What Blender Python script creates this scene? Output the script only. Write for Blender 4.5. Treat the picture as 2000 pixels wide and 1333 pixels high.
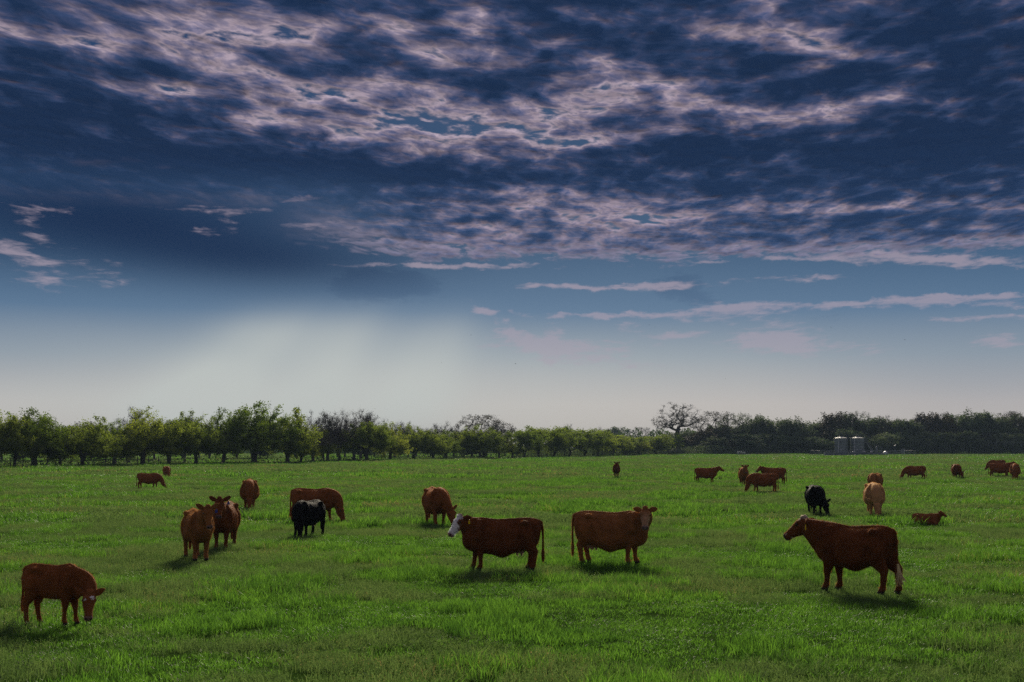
import bpy, bmesh, math, random
import numpy as np
from mathutils import Vector, Matrix, Euler
R = math.radians
for o in list(bpy.data.objects):
    bpy.data.objects.remove(o)
C = bpy.context.scene.collection
SC = bpy.context.scene

# ------------------------------------------------------------------ camera
CAM_H, FPX, PITCH = 2.9, 2500.0, math.atan(204.5 / 2500.0)
cam_data = bpy.data.cameras.new('camera')
cam_data.lens, cam_data.sensor_width = 45.0, 36.0
cam_data.clip_start, cam_data.clip_end = 0.5, 20000.0
cam = bpy.data.objects.new('camera', cam_data)
C.objects.link(cam)
cam.location = (0, 0, CAM_H)
cam.rotation_euler = (R(90) + PITCH, 0, 0)
SC.camera = cam


def ray(px, py):
    """unit direction of a pixel of the 2000 x 1333 photograph"""
    x, y, z = (px - 1000.0) / FPX, 1.0, (666.5 - py) / FPX
    c, s = math.cos(PITCH), math.sin(PITCH)
    return Vector((x, y * c - z * s, y * s + z * c)).normalized()


def ground_at(px, py):
    """point of the flat pasture seen at a pixel"""
    d = ray(px, py)
    t = -CAM_H / d.z
    return Vector((d.x * t, d.y * t, 0.0))


def at_dist(px, py, dist):
    """point at forward distance dist along a pixel's ray"""
    d = ray(px, py)
    t = dist / d.y
    return Vector((d.x * t, dist, CAM_H + d.z * t))


def lin(r, g, b):
    f = lambda c: c / 12.92 if c <= 0.04045 else ((c + 0.055) / 1.055) ** 2.4
    return (f(r / 255), f(g / 255), f(b / 255))


# ------------------------------------------------------------------ light and exposure
SUN_AZ, SUN_EL = R(1.5), R(24)
sun_data = bpy.data.lights.new('sun', 'SUN')
sun_data.energy, sun_data.angle, sun_data.color = 5.0, R(14), (1.0, 0.88, 0.68)
sun = bpy.data.objects.new('sun', sun_data)
C.objects.link(sun)
sun_dir = Vector((math.sin(SUN_AZ) * math.cos(SUN_EL), math.cos(SUN_AZ) * math.cos(SUN_EL), math.sin(SUN_EL)))
sun.rotation_euler = sun_dir.to_track_quat('Z', 'Y').to_euler()
SC.view_settings.view_transform = 'Standard'
SC.view_settings.look = 'None'
SC.view_settings.gamma = 1.0
SC.view_settings.use_curve_mapping = False
SC.view_settings.exposure = 0.0
SC.render.engine = 'CYCLES'
SC.cycles.max_bounces = 6
SC.cycles.transparent_max_bounces = 12
SC.cycles.volume_bounces = 1
SC.cycles.use_denoising = False
SC.cycles.use_adaptive_sampling = False
# ------------------------------------------------------------------ sky (world)
class S:
    """a node socket with arithmetic"""
    nt = None

    def __init__(s, sock):
        s.k = sock

    @staticmethod
    def put(inp, v):
        if isinstance(v, S):
            S.nt.links.new(v.k, inp)
        else:
            inp.default_value = v

    @staticmethod
    def m(op, *a, clamp=False):
        n = S.nt.nodes.new('ShaderNodeMath')
        n.operation, n.use_clamp = op, clamp
        for i, v in enumerate(a):
            S.put(n.inputs[i], v)
        return S(n.outputs[0])

    @staticmethod
    def v(op, *a, out=0):
        n = S.nt.nodes.new('ShaderNodeVectorMath')
        n.operation = op
        for i, v in enumerate(a):
            S.put(n.inputs[i], v)
        return S(n.outputs[out])

    def __add__(s, o): return S.m('ADD', s, o)
    __radd__ = __add__
    def __sub__(s, o): return S.m('SUBTRACT', s, o)
    def __rsub__(s, o): return S.m('SUBTRACT', o, s)
    def __mul__(s, o): return S.m('MULTIPLY', s, o)
    __rmul__ = __mul__
    def __truediv__(s, o): return S.m('DIVIDE', s, o)
    def __rtruediv__(s, o): return S.m('DIVIDE', o, s)


def smooth(x, a, b, lo=0.0, hi=1.0):
    n = S.nt.nodes.new('ShaderNodeMapRange')
    n.interpolation_type = 'SMOOTHSTEP'
    for i, v in enumerate((x, a, b, lo, hi)):
        S.put(n.inputs[i], v)
    return S(n.outputs[0])


def xyz(x, y, z=0.0):
    n = S.nt.nodes.new('ShaderNodeCombineXYZ')
    for i, v in enumerate((x, y, z)):
        S.put(n.inputs[i], v)
    return S(n.outputs[0])


def noise(vec, scale, detail=6.0, rough=0.55, lac=2.0, dist=0.0, color=False, kind='FBM'):
    n = S.nt.nodes.new('ShaderNodeTexNoise')
    n.noise_dimensions = '3D'
    n.noise_type = kind
    S.put(n.inputs['Vector'], vec)
    n.inputs['Scale'].default_value = scale
    n.inputs['Detail'].default_value = detail
    n.inputs['Roughness'].default_value = rough
    n.inputs['Lacunarity'].default_value = lac
    n.inputs['Distortion'].default_value = dist
    return S(n.outputs['Color' if color else 0])


def ramp(x, stops, mode='LINEAR'):
    n = S.nt.nodes.new('ShaderNodeValToRGB')
    cr = n.color_ramp
    cr.interpolation = mode
    while len(cr.elements) < len(stops):
        cr.elements.new(0.5)
    for e, (p, c) in zip(cr.elements, stops):
        e.position = p
        e.color = (*c, 1.0)
    S.put(n.inputs[0], x)
    return S(n.outputs[0])


def mixc(f, a, b):
    n = S.nt.nodes.new('ShaderNodeMix')
    n.data_type = 'RGBA'
    S.put(n.inputs[0], f)
    for i, v in ((6, a), (7, b)):
        S.put(n.inputs[i], v if isinstance(v, S) else (*v, 1.0))
    return S(n.outputs[2])


world = bpy.data.worlds.new('World')
SC.world = world
world.use_nodes = True
S.nt = world.node_tree
S.nt.nodes.clear()
tc = S.nt.nodes.new('ShaderNodeTexCoord')
D = S(tc.outputs['Generated'])
sep = S.nt.nodes.new('ShaderNodeSeparateXYZ')
S.put(sep.inputs[0], D)
dx, dy, dz = S(sep.outputs[0]), S(sep.outputs[1]), S(sep.outputs[2])
el = S.m('ARCSINE', S.m('MINIMUM', S.m('MAXIMUM', dz, 0.0), 1.0))
az = S.m('ARCTAN2', dx, dy)
A, E = az * 2.5, el * 2.5            # azimuth and elevation, 1 unit = 0.4 rad

# cloud layer: the direction met with a curved deck overhead
q = S.v('DIVIDE', xyz(dx, dy, 0.0), xyz(dz + 0.035, dz + 0.035, 1.0))
wob = S.v('SUBTRACT', noise(q, 0.9, 3.0, color=True), (0.5, 0.5, 0.5))
qw = S.v('MULTIPLY_ADD', wob, (0.25, 0.25, 0.0), q)

# billows: rows of cells whose size grows with elevation (the cells have height, so they foreshorten less than the deck)
ec = E + 0.06
q2 = xyz(A / ec, S.m('LOGARITHM', ec, 2.71828) * 3.2 + A * 0.30, 0.0)
wob2 = S.v('SUBTRACT', noise(q2, 4.0, 3.0, color=True), (0.5, 0.5, 0.5))
q2 = S.v('MULTIPLY_ADD', wob2, (0.14, 0.16, 0.0), q2)

# where the deck is heavy, thin or open
AE = xyz(A, E)
wa = S.v('SUBTRACT', noise(S.v('MULTIPLY', AE, (4.0, 8.0, 1.0)), 1.0, 5.0, 0.6, color=True), (0.5, 0.5, 0.5))
AEw = S.v('MULTIPLY_ADD', wa, (0.22, 0.10, 0.0), AE)
SL = 0.10                             # the cloud rows fall to the right


def sky_pt(px, py):
    d = ray(px, py)
    return math.atan2(d.x, d.y) * 2.5, math.asin(d.z) * 2.5


def blobs(lst, base, P):
    acc = None
    for (px, py, sx, sy, amp, *rot) in lst:
        a, e = sky_pt(px, py)
        kx, ky = 1000.0 / sx, 1000.0 / sy
        t = math.tan(R(rot[0])) if rot else 0.0
        p = P
        if t:
            # shear in elevation so a patch can lie slantwise
            cv = S.v('DOT_PRODUCT', P, (t, 1.0, 0.0), out=1)
            sx_ = S.nt.nodes.new('ShaderNodeSeparateXYZ')
            S.put(sx_.inputs[0], P)
            p = xyz(S(sx_.outputs[0]), cv)
            e = e + a * t
        v = S.v('MULTIPLY_ADD', p, (kx, ky, 0.0), (-a * kx, -e * ky, 0.0))
        d2 = S.v('DOT_PRODUCT', v, v, out=1)
        g = S.m('POWER', 0.5, d2)
        acc = S.m('MULTIPLY_ADD', g, amp, acc if acc is not None else base)
    return acc

# (x, y, half-width, half-height, amount): + heavier cloud, - thinner
MACRO = [
    (40, 20, 120, 40, .22), (60, 220, 200, 60, .42), (300, 330, 420, 60, .55), (120, 150, 140, 30, .24), (30, 100, 90, 30, .2),
    (700, 335, 260, 26, .42, 4), (280, 70, 230, 60, -.03), (470, 75, 130, 10, -.34, -6),
    (560, 190, 300, 50, -.13, 8), (860, 265, 260, 40, -.13, 6), (760, 60, 160, 34, -.06), (1010, 110, 170, 24, -.12),
    (960, 5, 330, 24, .45), (690, 95, 60, 24, .34), (800, 135, 130, 16, .34), (1005, 160, 95, 22, .50),
    (550, 8, 110, 10, .25), (290, 135, 70, 18, .28), (620, 213, 70, 10, .14), (450, 100, 60, 12, .16), (520, 262, 90, 10, .2), (400, 200, 80, 10, .12),
    (1190, 90, 160, 34, .42), (1500, 150, 150, 40, .50, 6), (1830, 90, 170, 110, .55), (1150, 20, 150, 26, .2),
    (1340, 42, 60, 20, -.20), (1480, 48, 60, 14, -.16), (1610, 60, 60, 30, -.12), (1690, 105, 90, 24, -.34, 14), (1740, 160, 50, 30, -.14),
    (1160, 150, 100, 20, -.16), (1440, 218, 380, 22, -.26), (1700, 212, 120, 18, -.22), (1240, 190, 120, 16, -.08),
    (1270, 232, 130, 10, .26), (1480, 245, 60, 8, .1), (1330, 280, 130, 22, .44),
    (1650, 315, 430, 56, .52), (1200, 335, 110, 16, .20), (1960, 260, 160, 120, .26), (1260, 298, 50, 10, -.2), (1530, 310, 30, 14, -.3),
    (870, 268, 50, 20, -.38), (1075, 270, 80, 11, -.36), (1200, 188, 60, 7, -.26), (715, 185, 30, 8, -.22), (485, 230, 40, 6, -.22), (935, 232, 40, 6, -.2),
    (850, 378, 190, 12, -.06), (1190, 428, 160, 16, -.36), (1050, 388, 80, 12, -.28), (850, 420, 200, 26, .10),
    (1320, 400, 230, 12, -.05), (1120, 465, 190, 20, -.02), (900, 470, 320, 18, .14), (1720, 450, 330, 30, .40), (1700, 390, 200, 10, -.20), (1880, 415, 90, 8, -.2),
    (1830, 505, 210, 9, -.10, 6), (1250, 480, 160, 10, .1), (700, 375, 40, 8, .2), (300, 420, 380, 36, -.02),
]
FALL = smooth(E, sky_pt(1000, 610)[1], sky_pt(1000, 420)[1])     # the deck ends towards the horizon
# broken deck goes on all round, thinned out of view to add ambient fill
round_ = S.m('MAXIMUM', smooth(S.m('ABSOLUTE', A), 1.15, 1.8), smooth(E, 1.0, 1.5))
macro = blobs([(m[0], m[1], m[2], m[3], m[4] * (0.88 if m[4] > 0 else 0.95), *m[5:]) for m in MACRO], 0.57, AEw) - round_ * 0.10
FALL_L = smooth(E, sky_pt(1000, 560)[1], sky_pt(1000, 330)[1])
side = smooth(A, sky_pt(500, 500)[0], sky_pt(900, 500)[0])
fall = S.m('MULTIPLY_ADD', FALL - FALL_L, side, FALL_L)

def puffs(vec, scale, detail=2.5):
    n = S.nt.nodes.new('ShaderNodeTexVoronoi')
    n.voronoi_dimensions, n.feature, n.normalize = '2D', 'SMOOTH_F1', True
    S.put(n.inputs['Vector'], vec)
    for k, v in (('Scale', scale), ('Detail', detail), ('Roughness', 0.55), ('Lacunarity', 2.1), ('Smoothness', 0.35)):
        n.inputs[k].default_value = v
    return 1.0 - S(n.outputs['Distance']) * 1.6


up_q = S.v('ADD', q2, (0.004, 0.030, 0.0))
pf = puffs(q2, 9.0)
pf_up = puffs(up_q, 9.0)
n1 = noise(q2, 6.0, 10.0, 0.60)
n2 = noise(up_q, 6.0, 6.0, 0.60)
n3 = noise(qw, 3.4, 4.0, 0.6)
n4 = noise(S.v('MULTIPLY', q2, (1.0, 0.8, 1.0)), 18.0, 7.0, 0.64)
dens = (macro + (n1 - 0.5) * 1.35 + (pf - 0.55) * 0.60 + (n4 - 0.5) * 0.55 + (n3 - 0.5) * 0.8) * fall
light = (n1 - n2) * 2.0 + (pf - pf_up) * 1.0

# open sky behind: Nishita, graded by the light haze near the horizon
sky = S.nt.nodes.new('ShaderNodeTexSky')
sky.sky_type = 'NISHITA'
sky.sun_disc = False
sky.sun_elevation, sky.sun_rotation = SUN_EL, SUN_AZ
nish = S.v('MULTIPLY', S(sky.outputs[0]), (0.03, 0.04, 0.055))

e_of = lambda y: sky_pt(1000, y)[1]
EN = E / e_of(0)
clear = ramp(EN, [(0.0, lin(200, 190, 182)), (e_of(790) / e_of(0), lin(191, 183, 180)), (e_of(700) / e_of(0), lin(143, 154, 166)),
                  (e_of(610) / e_of(0), lin(86, 115, 146)), (e_of(500) / e_of(0), lin(54, 86, 120)),
                  (e_of(300) / e_of(0), lin(24, 62, 102)), (1.0, lin(18, 50, 92))])
clear = mixc(0.05, clear, nish)
# the sun's glow in the haze, and its shafts
sa, se = sky_pt(1010, 60)
ang = S.m('ARCTAN2', A - sa, se - E)
shaft = noise(xyz(ang * 2.3, 0.3, 0.0), 1.0, 3.0, 0.5)
glow = blobs([(720, 775, 560, 90, .55), (470, 705, 200, 80, .52, -36), (660, 690, 150, 90, .26, -50), (840, 710, 110, 120, .22, -58), (250, 790, 380, 40, .20)], 0.0, AE)
glow = glow * smooth(E, e_of(565), e_of(665)) * smooth(shaft, 0.28, 0.70, 0.76, 1.22)
shade = blobs([(40, 690, 220, 60, .14), (1950, 740, 260, 80, .22), (300, 615, 200, 40, .14, 20)], 0.0, AE)
gloom = blobs([(150, 400, 420, 75, .85), (350, 480, 330, 55, .35), (560, 520, 220, 42, .42)], 0.0, AE)
back = mixc(S.m('MINIMUM', glow, 0.9), clear, lin(194, 199, 195))
back = mixc(shade, back, lin(98, 126, 152))
back = mixc(S.m('MINIMUM', gloom, 1.0), back, lin(27, 48, 80))

# cloud colours: thin parts let the sun through, thick parts are slate blue
hz = smooth(E, e_of(640), e_of(250))
body_hi = ramp(dens, [(0.26, lin(158, 144, 157)), (0.36, lin(160, 145, 158)), (0.44, lin(124, 116, 136)), (0.56, lin(90, 90, 116)),
                      (0.70, lin(54, 66, 98)), (0.84, lin(38, 56, 88)), (1.0, lin(26, 45, 75))])
body_lo = ramp(dens, [(0.20, lin(158, 140, 155)), (0.42, lin(132, 124, 145)), (0.60, lin(84, 96, 126)), (0.80, lin(46, 70, 106)), (1.0, lin(40, 64, 100))])
body = mixc(hz, body_lo, body_hi)
thin = 1.0 - smooth(dens, 0.65, 1.1, 0.0, 0.8)
lit = S.m('MULTIPLY_ADD', light * thin, 1.0, 1.0)
body = S.v('MULTIPLY', body, xyz(lit, lit, lit))
# low wisps, streaks and small cumulus
LOW = [
    (880, 521, 160, 5, .55), (1150, 561, 120, 5, .6), (1190, 615, 130, 5, .6), (1800, 594, 270, 7, .55, 2), (1900, 580, 130, 5, .5),
    (1440, 600, 90, 8, .4), (1930, 620, 110, 5, .4), (1480, 510, 140, 4, .4), (1830, 508, 200, 11, .6, 5), (1310, 560, 70, 9, .35),
    (80, 406, 70, 8, .34), (55, 422, 20, 24, .26), (30, 485, 50, 24, .34), (95, 552, 50, 14, .32), (205, 548, 34, 8, .24), (420, 410, 100, 7, .30),
    (455, 432, 20, 18, .30), (405, 453, 30, 9, .28), (566, 312, 30, 10, .5), (210, 317, 90, 12, .34), (170, 520, 120, 26, .18),
    (1540, 662, 50, 22, .62), (1470, 668, 44, 14, .5), (1160, 672, 160, 12, .28), (1420, 618, 90, 14, .34), (1960, 668, 38, 13, .65), (1130, 694, 140, 18, .40, 10), (1090, 660, 24, 28, .48), (1005, 655, 70, 12, .42, 35), (1640, 680, 90, 14, .3), (1320, 655, 60, 6, .4), (1560, 545, 120, 5, .35), (950, 610, 40, 5, .45), (1230, 640, 30, 10, .4), (600, 390, 50, 6, .3), (640, 440, 60, 8, .35),
]
nw = noise(S.v('MULTIPLY', AE, (14.0, 70.0, 1.0)), 1.0, 6.0, 0.6, dist=0.6)
wa2 = S.v('MULTIPLY_ADD', S.v('SUBTRACT', noise(S.v('MULTIPLY', AE, (14.0, 18.0, 1.0)), 1.0, 6.0, 0.62, color=True), (0.5, 0.5, 0.5)), (0.09, 0.035, 0.0), AE)
low = blobs(LOW, 0.0, wa2)
wisp = smooth(low + ((nw - 0.5) * 1.1 + (n1 - 0.5) * 1.2) * smooth(low, 0.0, 0.22), 0.14, 0.62)
DARK = [(790, 550, 70, 26, .6), (700, 545, 60, 26, .55), (740, 580, 120, 30, .45), (1330, 560, 60, 30, .75), (1390, 590, 50, 14, .4), (1620, 620, 60, 14, .45), (1190, 720, 70, 20, .25), (1040, 640, 50, 30, .25)]
dk = blobs(DARK, 0.0, wa2)
nd = noise(S.v('MULTIPLY', AE, (22.0, 26.0, 1.0)), 1.0, 6.0, 0.55)
dkm = smooth(dk + (nd - 0.5) * 0.6 + (pf - 0.55) * 0.5, 0.30, 0.60) * 0.50 * smooth(dk, 0.06, 0.85)

col = mixc(dkm, back, S.v('MULTIPLY', back, (0.50, 0.58, 0.70)))
col = mixc(wisp * 0.75, col, mixc(hz, lin(172, 160, 174), lin(138, 124, 142)))
veil_l = smooth(E, e_of(430), e_of(320))
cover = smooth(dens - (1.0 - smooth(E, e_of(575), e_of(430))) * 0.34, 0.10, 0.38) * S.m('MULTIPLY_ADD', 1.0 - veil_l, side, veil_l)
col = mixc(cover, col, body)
# the same haze lies before the clouds low down
low_haze = smooth(E, e_of(700), e_of(480), 0.35, 0.0)
col = mixc(low_haze, col, back)
# part of the clear air is the physical sky
bg = S.nt.nodes.new('ShaderNodeBackground')
S.put(bg.inputs['Color'], col)
bg.inputs['Strength'].default_value = 1.0
wo = S.nt.nodes.new('ShaderNodeOutputWorld')
S.nt.links.new(bg.outputs[0], wo.inputs[0])

# ------------------------------------------------------------------ helpers
def nodes_of(name):
    m = bpy.data.materials.new(name)
    m.use_nodes = True
    S.nt = m.node_tree
    return m, m.node_tree.nodes['Principled BSDF'], m.node_tree.nodes['Material Output']


def plain(name, col, rough=0.6, metal=0.0, var=0.15, scale=6.0):
    """painted or bare surface with slight blotches of wear"""
    m, b, _ = nodes_of(name)
    t = S.nt.nodes.new('ShaderNodeTexCoord')
    n = noise(S(t.outputs['Object']), scale, 5.0, 0.6)
    c = mixc(smooth(n, 0.3, 0.7), tuple(x * (1 - var) for x in col), tuple(min(1, x * (1 + var)) for x in col))
    S.put(b.inputs['Base Color'], c)
    b.inputs['Roughness'].default_value = rough
    b.inputs['Metallic'].default_value = metal
    return m


def link(name, mesh, parent=None, mat=None):
    o = bpy.data.objects.new(name, mesh)
    C.objects.link(o)
    if parent:
        o.parent = parent
    if mat and not mesh.materials:
        mesh.materials.append(mat)
    return o


def tag(o, label=None, cat=None, group=None, kind=None):
    for k, v in (('label', label), ('category', cat), ('group', group), ('kind', kind)):
        if v:
            o[k] = v
    return o


def thing(name, label, cat, loc=(0, 0, 0), rz=0.0, group=None, scale=1.0):
    o = bpy.data.objects.new(name, None)
    o.empty_display_size = 0.3
    C.objects.link(o)
    o.location = loc
    o.rotation_euler = (0, 0, rz)
    o.scale = (scale, scale, scale)
    return tag(o, label, cat, group)


class Geo:
    """collects closed pieces into one mesh"""

    def __init__(s):
        s.v, s.f = [], []

    def rings(s, rings, cap=True):
        n, k = len(rings[0]), len(s.v)
        for r in rings:
            s.v.extend([tuple(p) for p in r])
        for i in range(len(rings) - 1):
            for j in range(n):
                a, b = k + i * n + j, k + i * n + (j + 1) % n
                s.f.append((a, b, b + n, a + n))
        if cap:
            s.f.append(tuple(k + j for j in reversed(range(n))))
            s.f.append(tuple(k + (len(rings) - 1) * n + j for j in range(n)))

    def tube(s, pts, rad, n=8, side=None, cap=True):
        """pts: centres; rad: radius or (across, along-up) per point"""
        P = [Vector(p) for p in pts]
        rings = []
        ref = Vector(side) if side else None
        for i, p in enumerate(P):
            t = (P[min(i + 1, len(P) - 1)] - P[max(i - 1, 0)]).normalized()
            if ref is None:
                ref = t.cross(Vector((0, 0, 1)) if abs(t.z) < 0.9 else Vector((1, 0, 0))).normalized()
            u = (ref - t * ref.dot(t)).normalized()
            if not side:
                ref = u
            w = t.cross(u)
            r = rad[i] if isinstance(rad, (list, tuple)) else rad
            ra, rb = r if isinstance(r, (list, tuple)) else (r, r)
            rings.append([p + u * (ra * math.cos(2 * math.pi * j / n)) + w * (rb * math.sin(2 * math.pi * j / n)) for j in range(n)])
        s.rings(rings, cap)

    def box(s, c, d, rz=0.0):
        k = len(s.v)
        ca, sa = math.cos(rz), math.sin(rz)
        for sx, sy, sz in ((-1, -1, -1), (1, -1, -1), (1, 1, -1), (-1, 1, -1), (-1, -1, 1), (1, -1, 1), (1, 1, 1), (-1, 1, 1)):
            x, y, z = sx * d[0] / 2, sy * d[1] / 2, sz * d[2] / 2
            s.v.append((c[0] + x * ca - y * sa, c[1] + x * sa + y * ca, c[2] + z))
        s.f += [tuple(k + i for i in q) for q in ((0, 3, 2, 1), (4, 5, 6, 7), (0, 1, 5, 4), (1, 2, 6, 5), (2, 3, 7, 6), (3, 0, 4, 7))]

    def mesh(s, name, mat=None, smooth=False):
        m = bpy.data.meshes.new(name)
        m.from_pydata(s.v, [], s.f)
        if smooth:
            m.polygons.foreach_set('use_smooth', [True] * len(m.polygons))
        if mat:
            m.materials.append(mat)
        m.update()
        return m

    def build(s, name, mat, parent=None, smooth=False):
        return link(name, s.mesh(name, mat, smooth), parent)

# ------------------------------------------------------------------ ground and grass
def field_tone(pos):
    """broad drifts of fresh and tired grass, from world position"""
    a = noise(pos, 0.11, 4.0, 0.55)
    b = noise(pos, 0.55, 4.0, 0.6)
    return a, b


def ground_material():
    m, b, _ = nodes_of('pasture_soil')
    g = S.nt.nodes.new('ShaderNodeNewGeometry')
    p = S(g.outputs['Position'])
    a, n = field_tone(p)
    f = noise(p, 9.0, 5.0, 0.7)
    c = mixc(smooth(n, 0.35, 0.65), (0.022, 0.050, 0.008), (0.040, 0.085, 0.014))
    c = mixc(smooth(f, 0.55, 0.75) * 0.5, c, (0.05, 0.04, 0.02))
    S.put(b.inputs['Base Color'], c)
    b.inputs['Roughness'].default_value = 0.9
    b.inputs['Specular IOR Level'].default_value = 0.0
    return m


def ground_height(x, y):
    return 0.035 * math.sin(x * 0.7 + 1.3 * math.sin(y * 0.23)) * math.sin(y * 0.55 + 0.8 * math.sin(x * 0.31)) - 0.03


def make_ground():
    xs = [-1500, -900, -600, -400, -250] + [-150 + 3.0 * i for i in range(101)] + [250, 400, 600, 900, 1500]
    ys = [-300, -120, -50, -20] + [0 + 2.0 * i for i in range(80)] + [160 + 10 * i for i in range(40)] + [600, 800, 1100, 1500]
    v = [(x, y, ground_height(x, y) if abs(x) < 150 and 0 < y < 160 else -0.03) for y in ys for x in xs]
    w = len(xs)
    f = [(j * w + i, j * w + i + 1, (j + 1) * w + i + 1, (j + 1) * w + i) for j in range(len(ys) - 1) for i in range(w - 1)]
    me = bpy.data.meshes.new('ground')
    me.from_pydata(v, [], f)
    me.materials.append(ground_material())
    o = link('ground', me)
    tag(o, kind='structure')


make_ground()


def blade_material(name, dark, fresh, dry, transl, gloss=0.5):
    m, b, out = nodes_of(name)
    g = S.nt.nodes.new('ShaderNodeNewGeometry')
    p = S(g.outputs['Position'])
    a, n = field_tone(p)
    at = S.nt.nodes.new('ShaderNodeAttribute')
    at.attribute_name = 'tint'
    t = S(at.outputs['Fac'])
    fine = noise(p, 1.7, 3.0, 0.6)
    k = n * 0.65 + a * 0.5 + t * 0.75 + (fine - 0.5) * 1.6 - 0.48
    c = mixc(smooth(k, 0.1, 0.85), dark, fresh)
    c = mixc(smooth(t + (a - 0.5) * 1.3 + (n - 0.5) * 0.5, 0.88, 1.08), c, dry)
    S.put(b.inputs['Base Color'], c)
    b.inputs['Roughness'].default_value = gloss
    b.inputs['Specular IOR Level'].default_value = 0.22
    tr = S.nt.nodes.new('ShaderNodeBsdfTranslucent')
    S.put(tr.inputs['Color'], S.v('MULTIPLY', c, (1.45, 1.35, 0.9)))
    mx = S.nt.nodes.new('ShaderNodeMixShader')
    mx.inputs[0].default_value = transl
    S.nt.links.new(b.outputs[0], mx.inputs[1])
    S.nt.links.new(tr.outputs[0], mx.inputs[2])
    S.nt.links.new(mx.outputs[0], out.inputs[0])
    return m


M_GRASS = blade_material('grass_blades', (0.044, 0.122, 0.020), (0.120, 0.285, 0.038), (0.24, 0.22, 0.09), 0.55)
M_WEED = blade_material('seeding_weeds', (0.072, 0.140, 0.046), (0.135, 0.225, 0.078), (0.24, 0.20, 0.11), 0.45, 0.8)
M_PETAL = plain('tiny_petals', (0.75, 0.74, 0.70), 0.5, var=0.05)


def patch_mesh(name, seed, size, n, h0, h1, w, mat, kind='grass', clump=0.5, petals=0):
    """a square of pasture: every blade is a bent tapering strip"""
    rr = random.Random(seed)
    v, f, tint = [], [], []
    centres = [(rr.uniform(-.5, .5) * size, rr.uniform(-.5, .5) * size, rr.uniform(0.7, 1.25)) for _ in range(max(3, n // 14))]
    for _ in range(n):
        if rr.random() < clump:
            cx, cy, ch = rr.choice(centres)
            x, y = cx + rr.gauss(0, .05 * size), cy + rr.gauss(0, .05 * size)
        else:
            x, y, ch = rr.uniform(-.5, .5) * size, rr.uniform(-.5, .5) * size, rr.uniform(0.6, 1.0)
        h = rr.uniform(h0, h1) * ch
        a = rr.uniform(0, 6.283)
        b = rr.uniform(0, 6.283)
        bend = rr.uniform(0.2, 1.1) * h
        dx_, dy_ = math.cos(a), math.sin(a)
        bx, by = math.cos(b) * bend, math.sin(b) * bend
        ww = w * rr.uniform(0.6, 1.2)
        k = len(v)
        t = rr.random() * 0.9
        if kind == 'grass' or _ % 2:
            v += [(x - dx_ * ww / 2, y - dy_ * ww / 2, -0.03), (x + dx_ * ww / 2, y + dy_ * ww / 2, -0.03),
                  (x + bx * .35 - dx_ * ww * .42, y + by * .35 - dy_ * ww * .42, h * .6), (x + bx * .35 + dx_ * ww * .42, y + by * .35 + dy_ * ww * .42, h * .6),
                  (x + bx, y + by, h)]
            f += [(k, k + 1, k + 3, k + 2), (k + 2, k + 3, k + 4)]
            tint += [t] * 5
        else:
            ws = ww * 0.35
            v += [(x - dx_ * ws, y - dy_ * ws, -0.03), (x + dx_ * ws, y + dy_ * ws, -0.03), (x + bx * .5, y + by * .5, h)]
            f += [(k, k + 1, k + 2)]
            tint += [t] * 3
            for q_ in range(4):
                k = len(v)
                s = rr.uniform(0.55, 1.02)
                px_, py_, pz_ = x + bx * .5 * s + rr.gauss(0, ww * 1.3), y + by * .5 * s + rr.gauss(0, ww * 1.3), h * s
                r_ = ww * rr.uniform(0.5, 0.9)
                aa = rr.uniform(0, 6.28)
                v += [(px_ - math.cos(aa) * r_, py_ - math.sin(aa) * r_, pz_), (px_ + math.cos(aa) * r_, py_ + math.sin(aa) * r_, pz_ + rr.uniform(-.5, .5) * r_), (px_ + rr.uniform(-.4, .4) * r_, py_, pz_ + r_ * 1.6)]
                f += [(k, k + 1, k + 2)]
                tint += [min(1, t + rr.uniform(-.2, .25))] * 3
    np0 = len(f)
    for _ in range(petals):
        x, y, h = rr.uniform(-.5, .5) * size, rr.uniform(-.5, .5) * size, h1 * rr.uniform(0.75, 1.15)
        k = len(v)
        r_ = w * rr.uniform(0.35, 0.6)
        v += [(x - r_, y, h), (x, y - r_, h + r_ * .5), (x + r_, y, h + r_), (x, y + r_, h + r_ * .6)]
        f += [(k, k + 1, k + 2, k + 3)]
        tint += [0.5] * 4
    me = bpy.data.meshes.new(name)
    me.from_pydata(v, [], f)
    me.materials.append(mat)
    me.materials.append(M_PETAL)
    mi = [0] * np0 + [1] * (len(f) - np0)
    me.polygons.foreach_set('material_index', mi)
    at = me.attributes.new('tint', 'FLOAT', 'POINT')
    at.data.foreach_set('value', tint)
    me.update()
    return me


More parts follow.
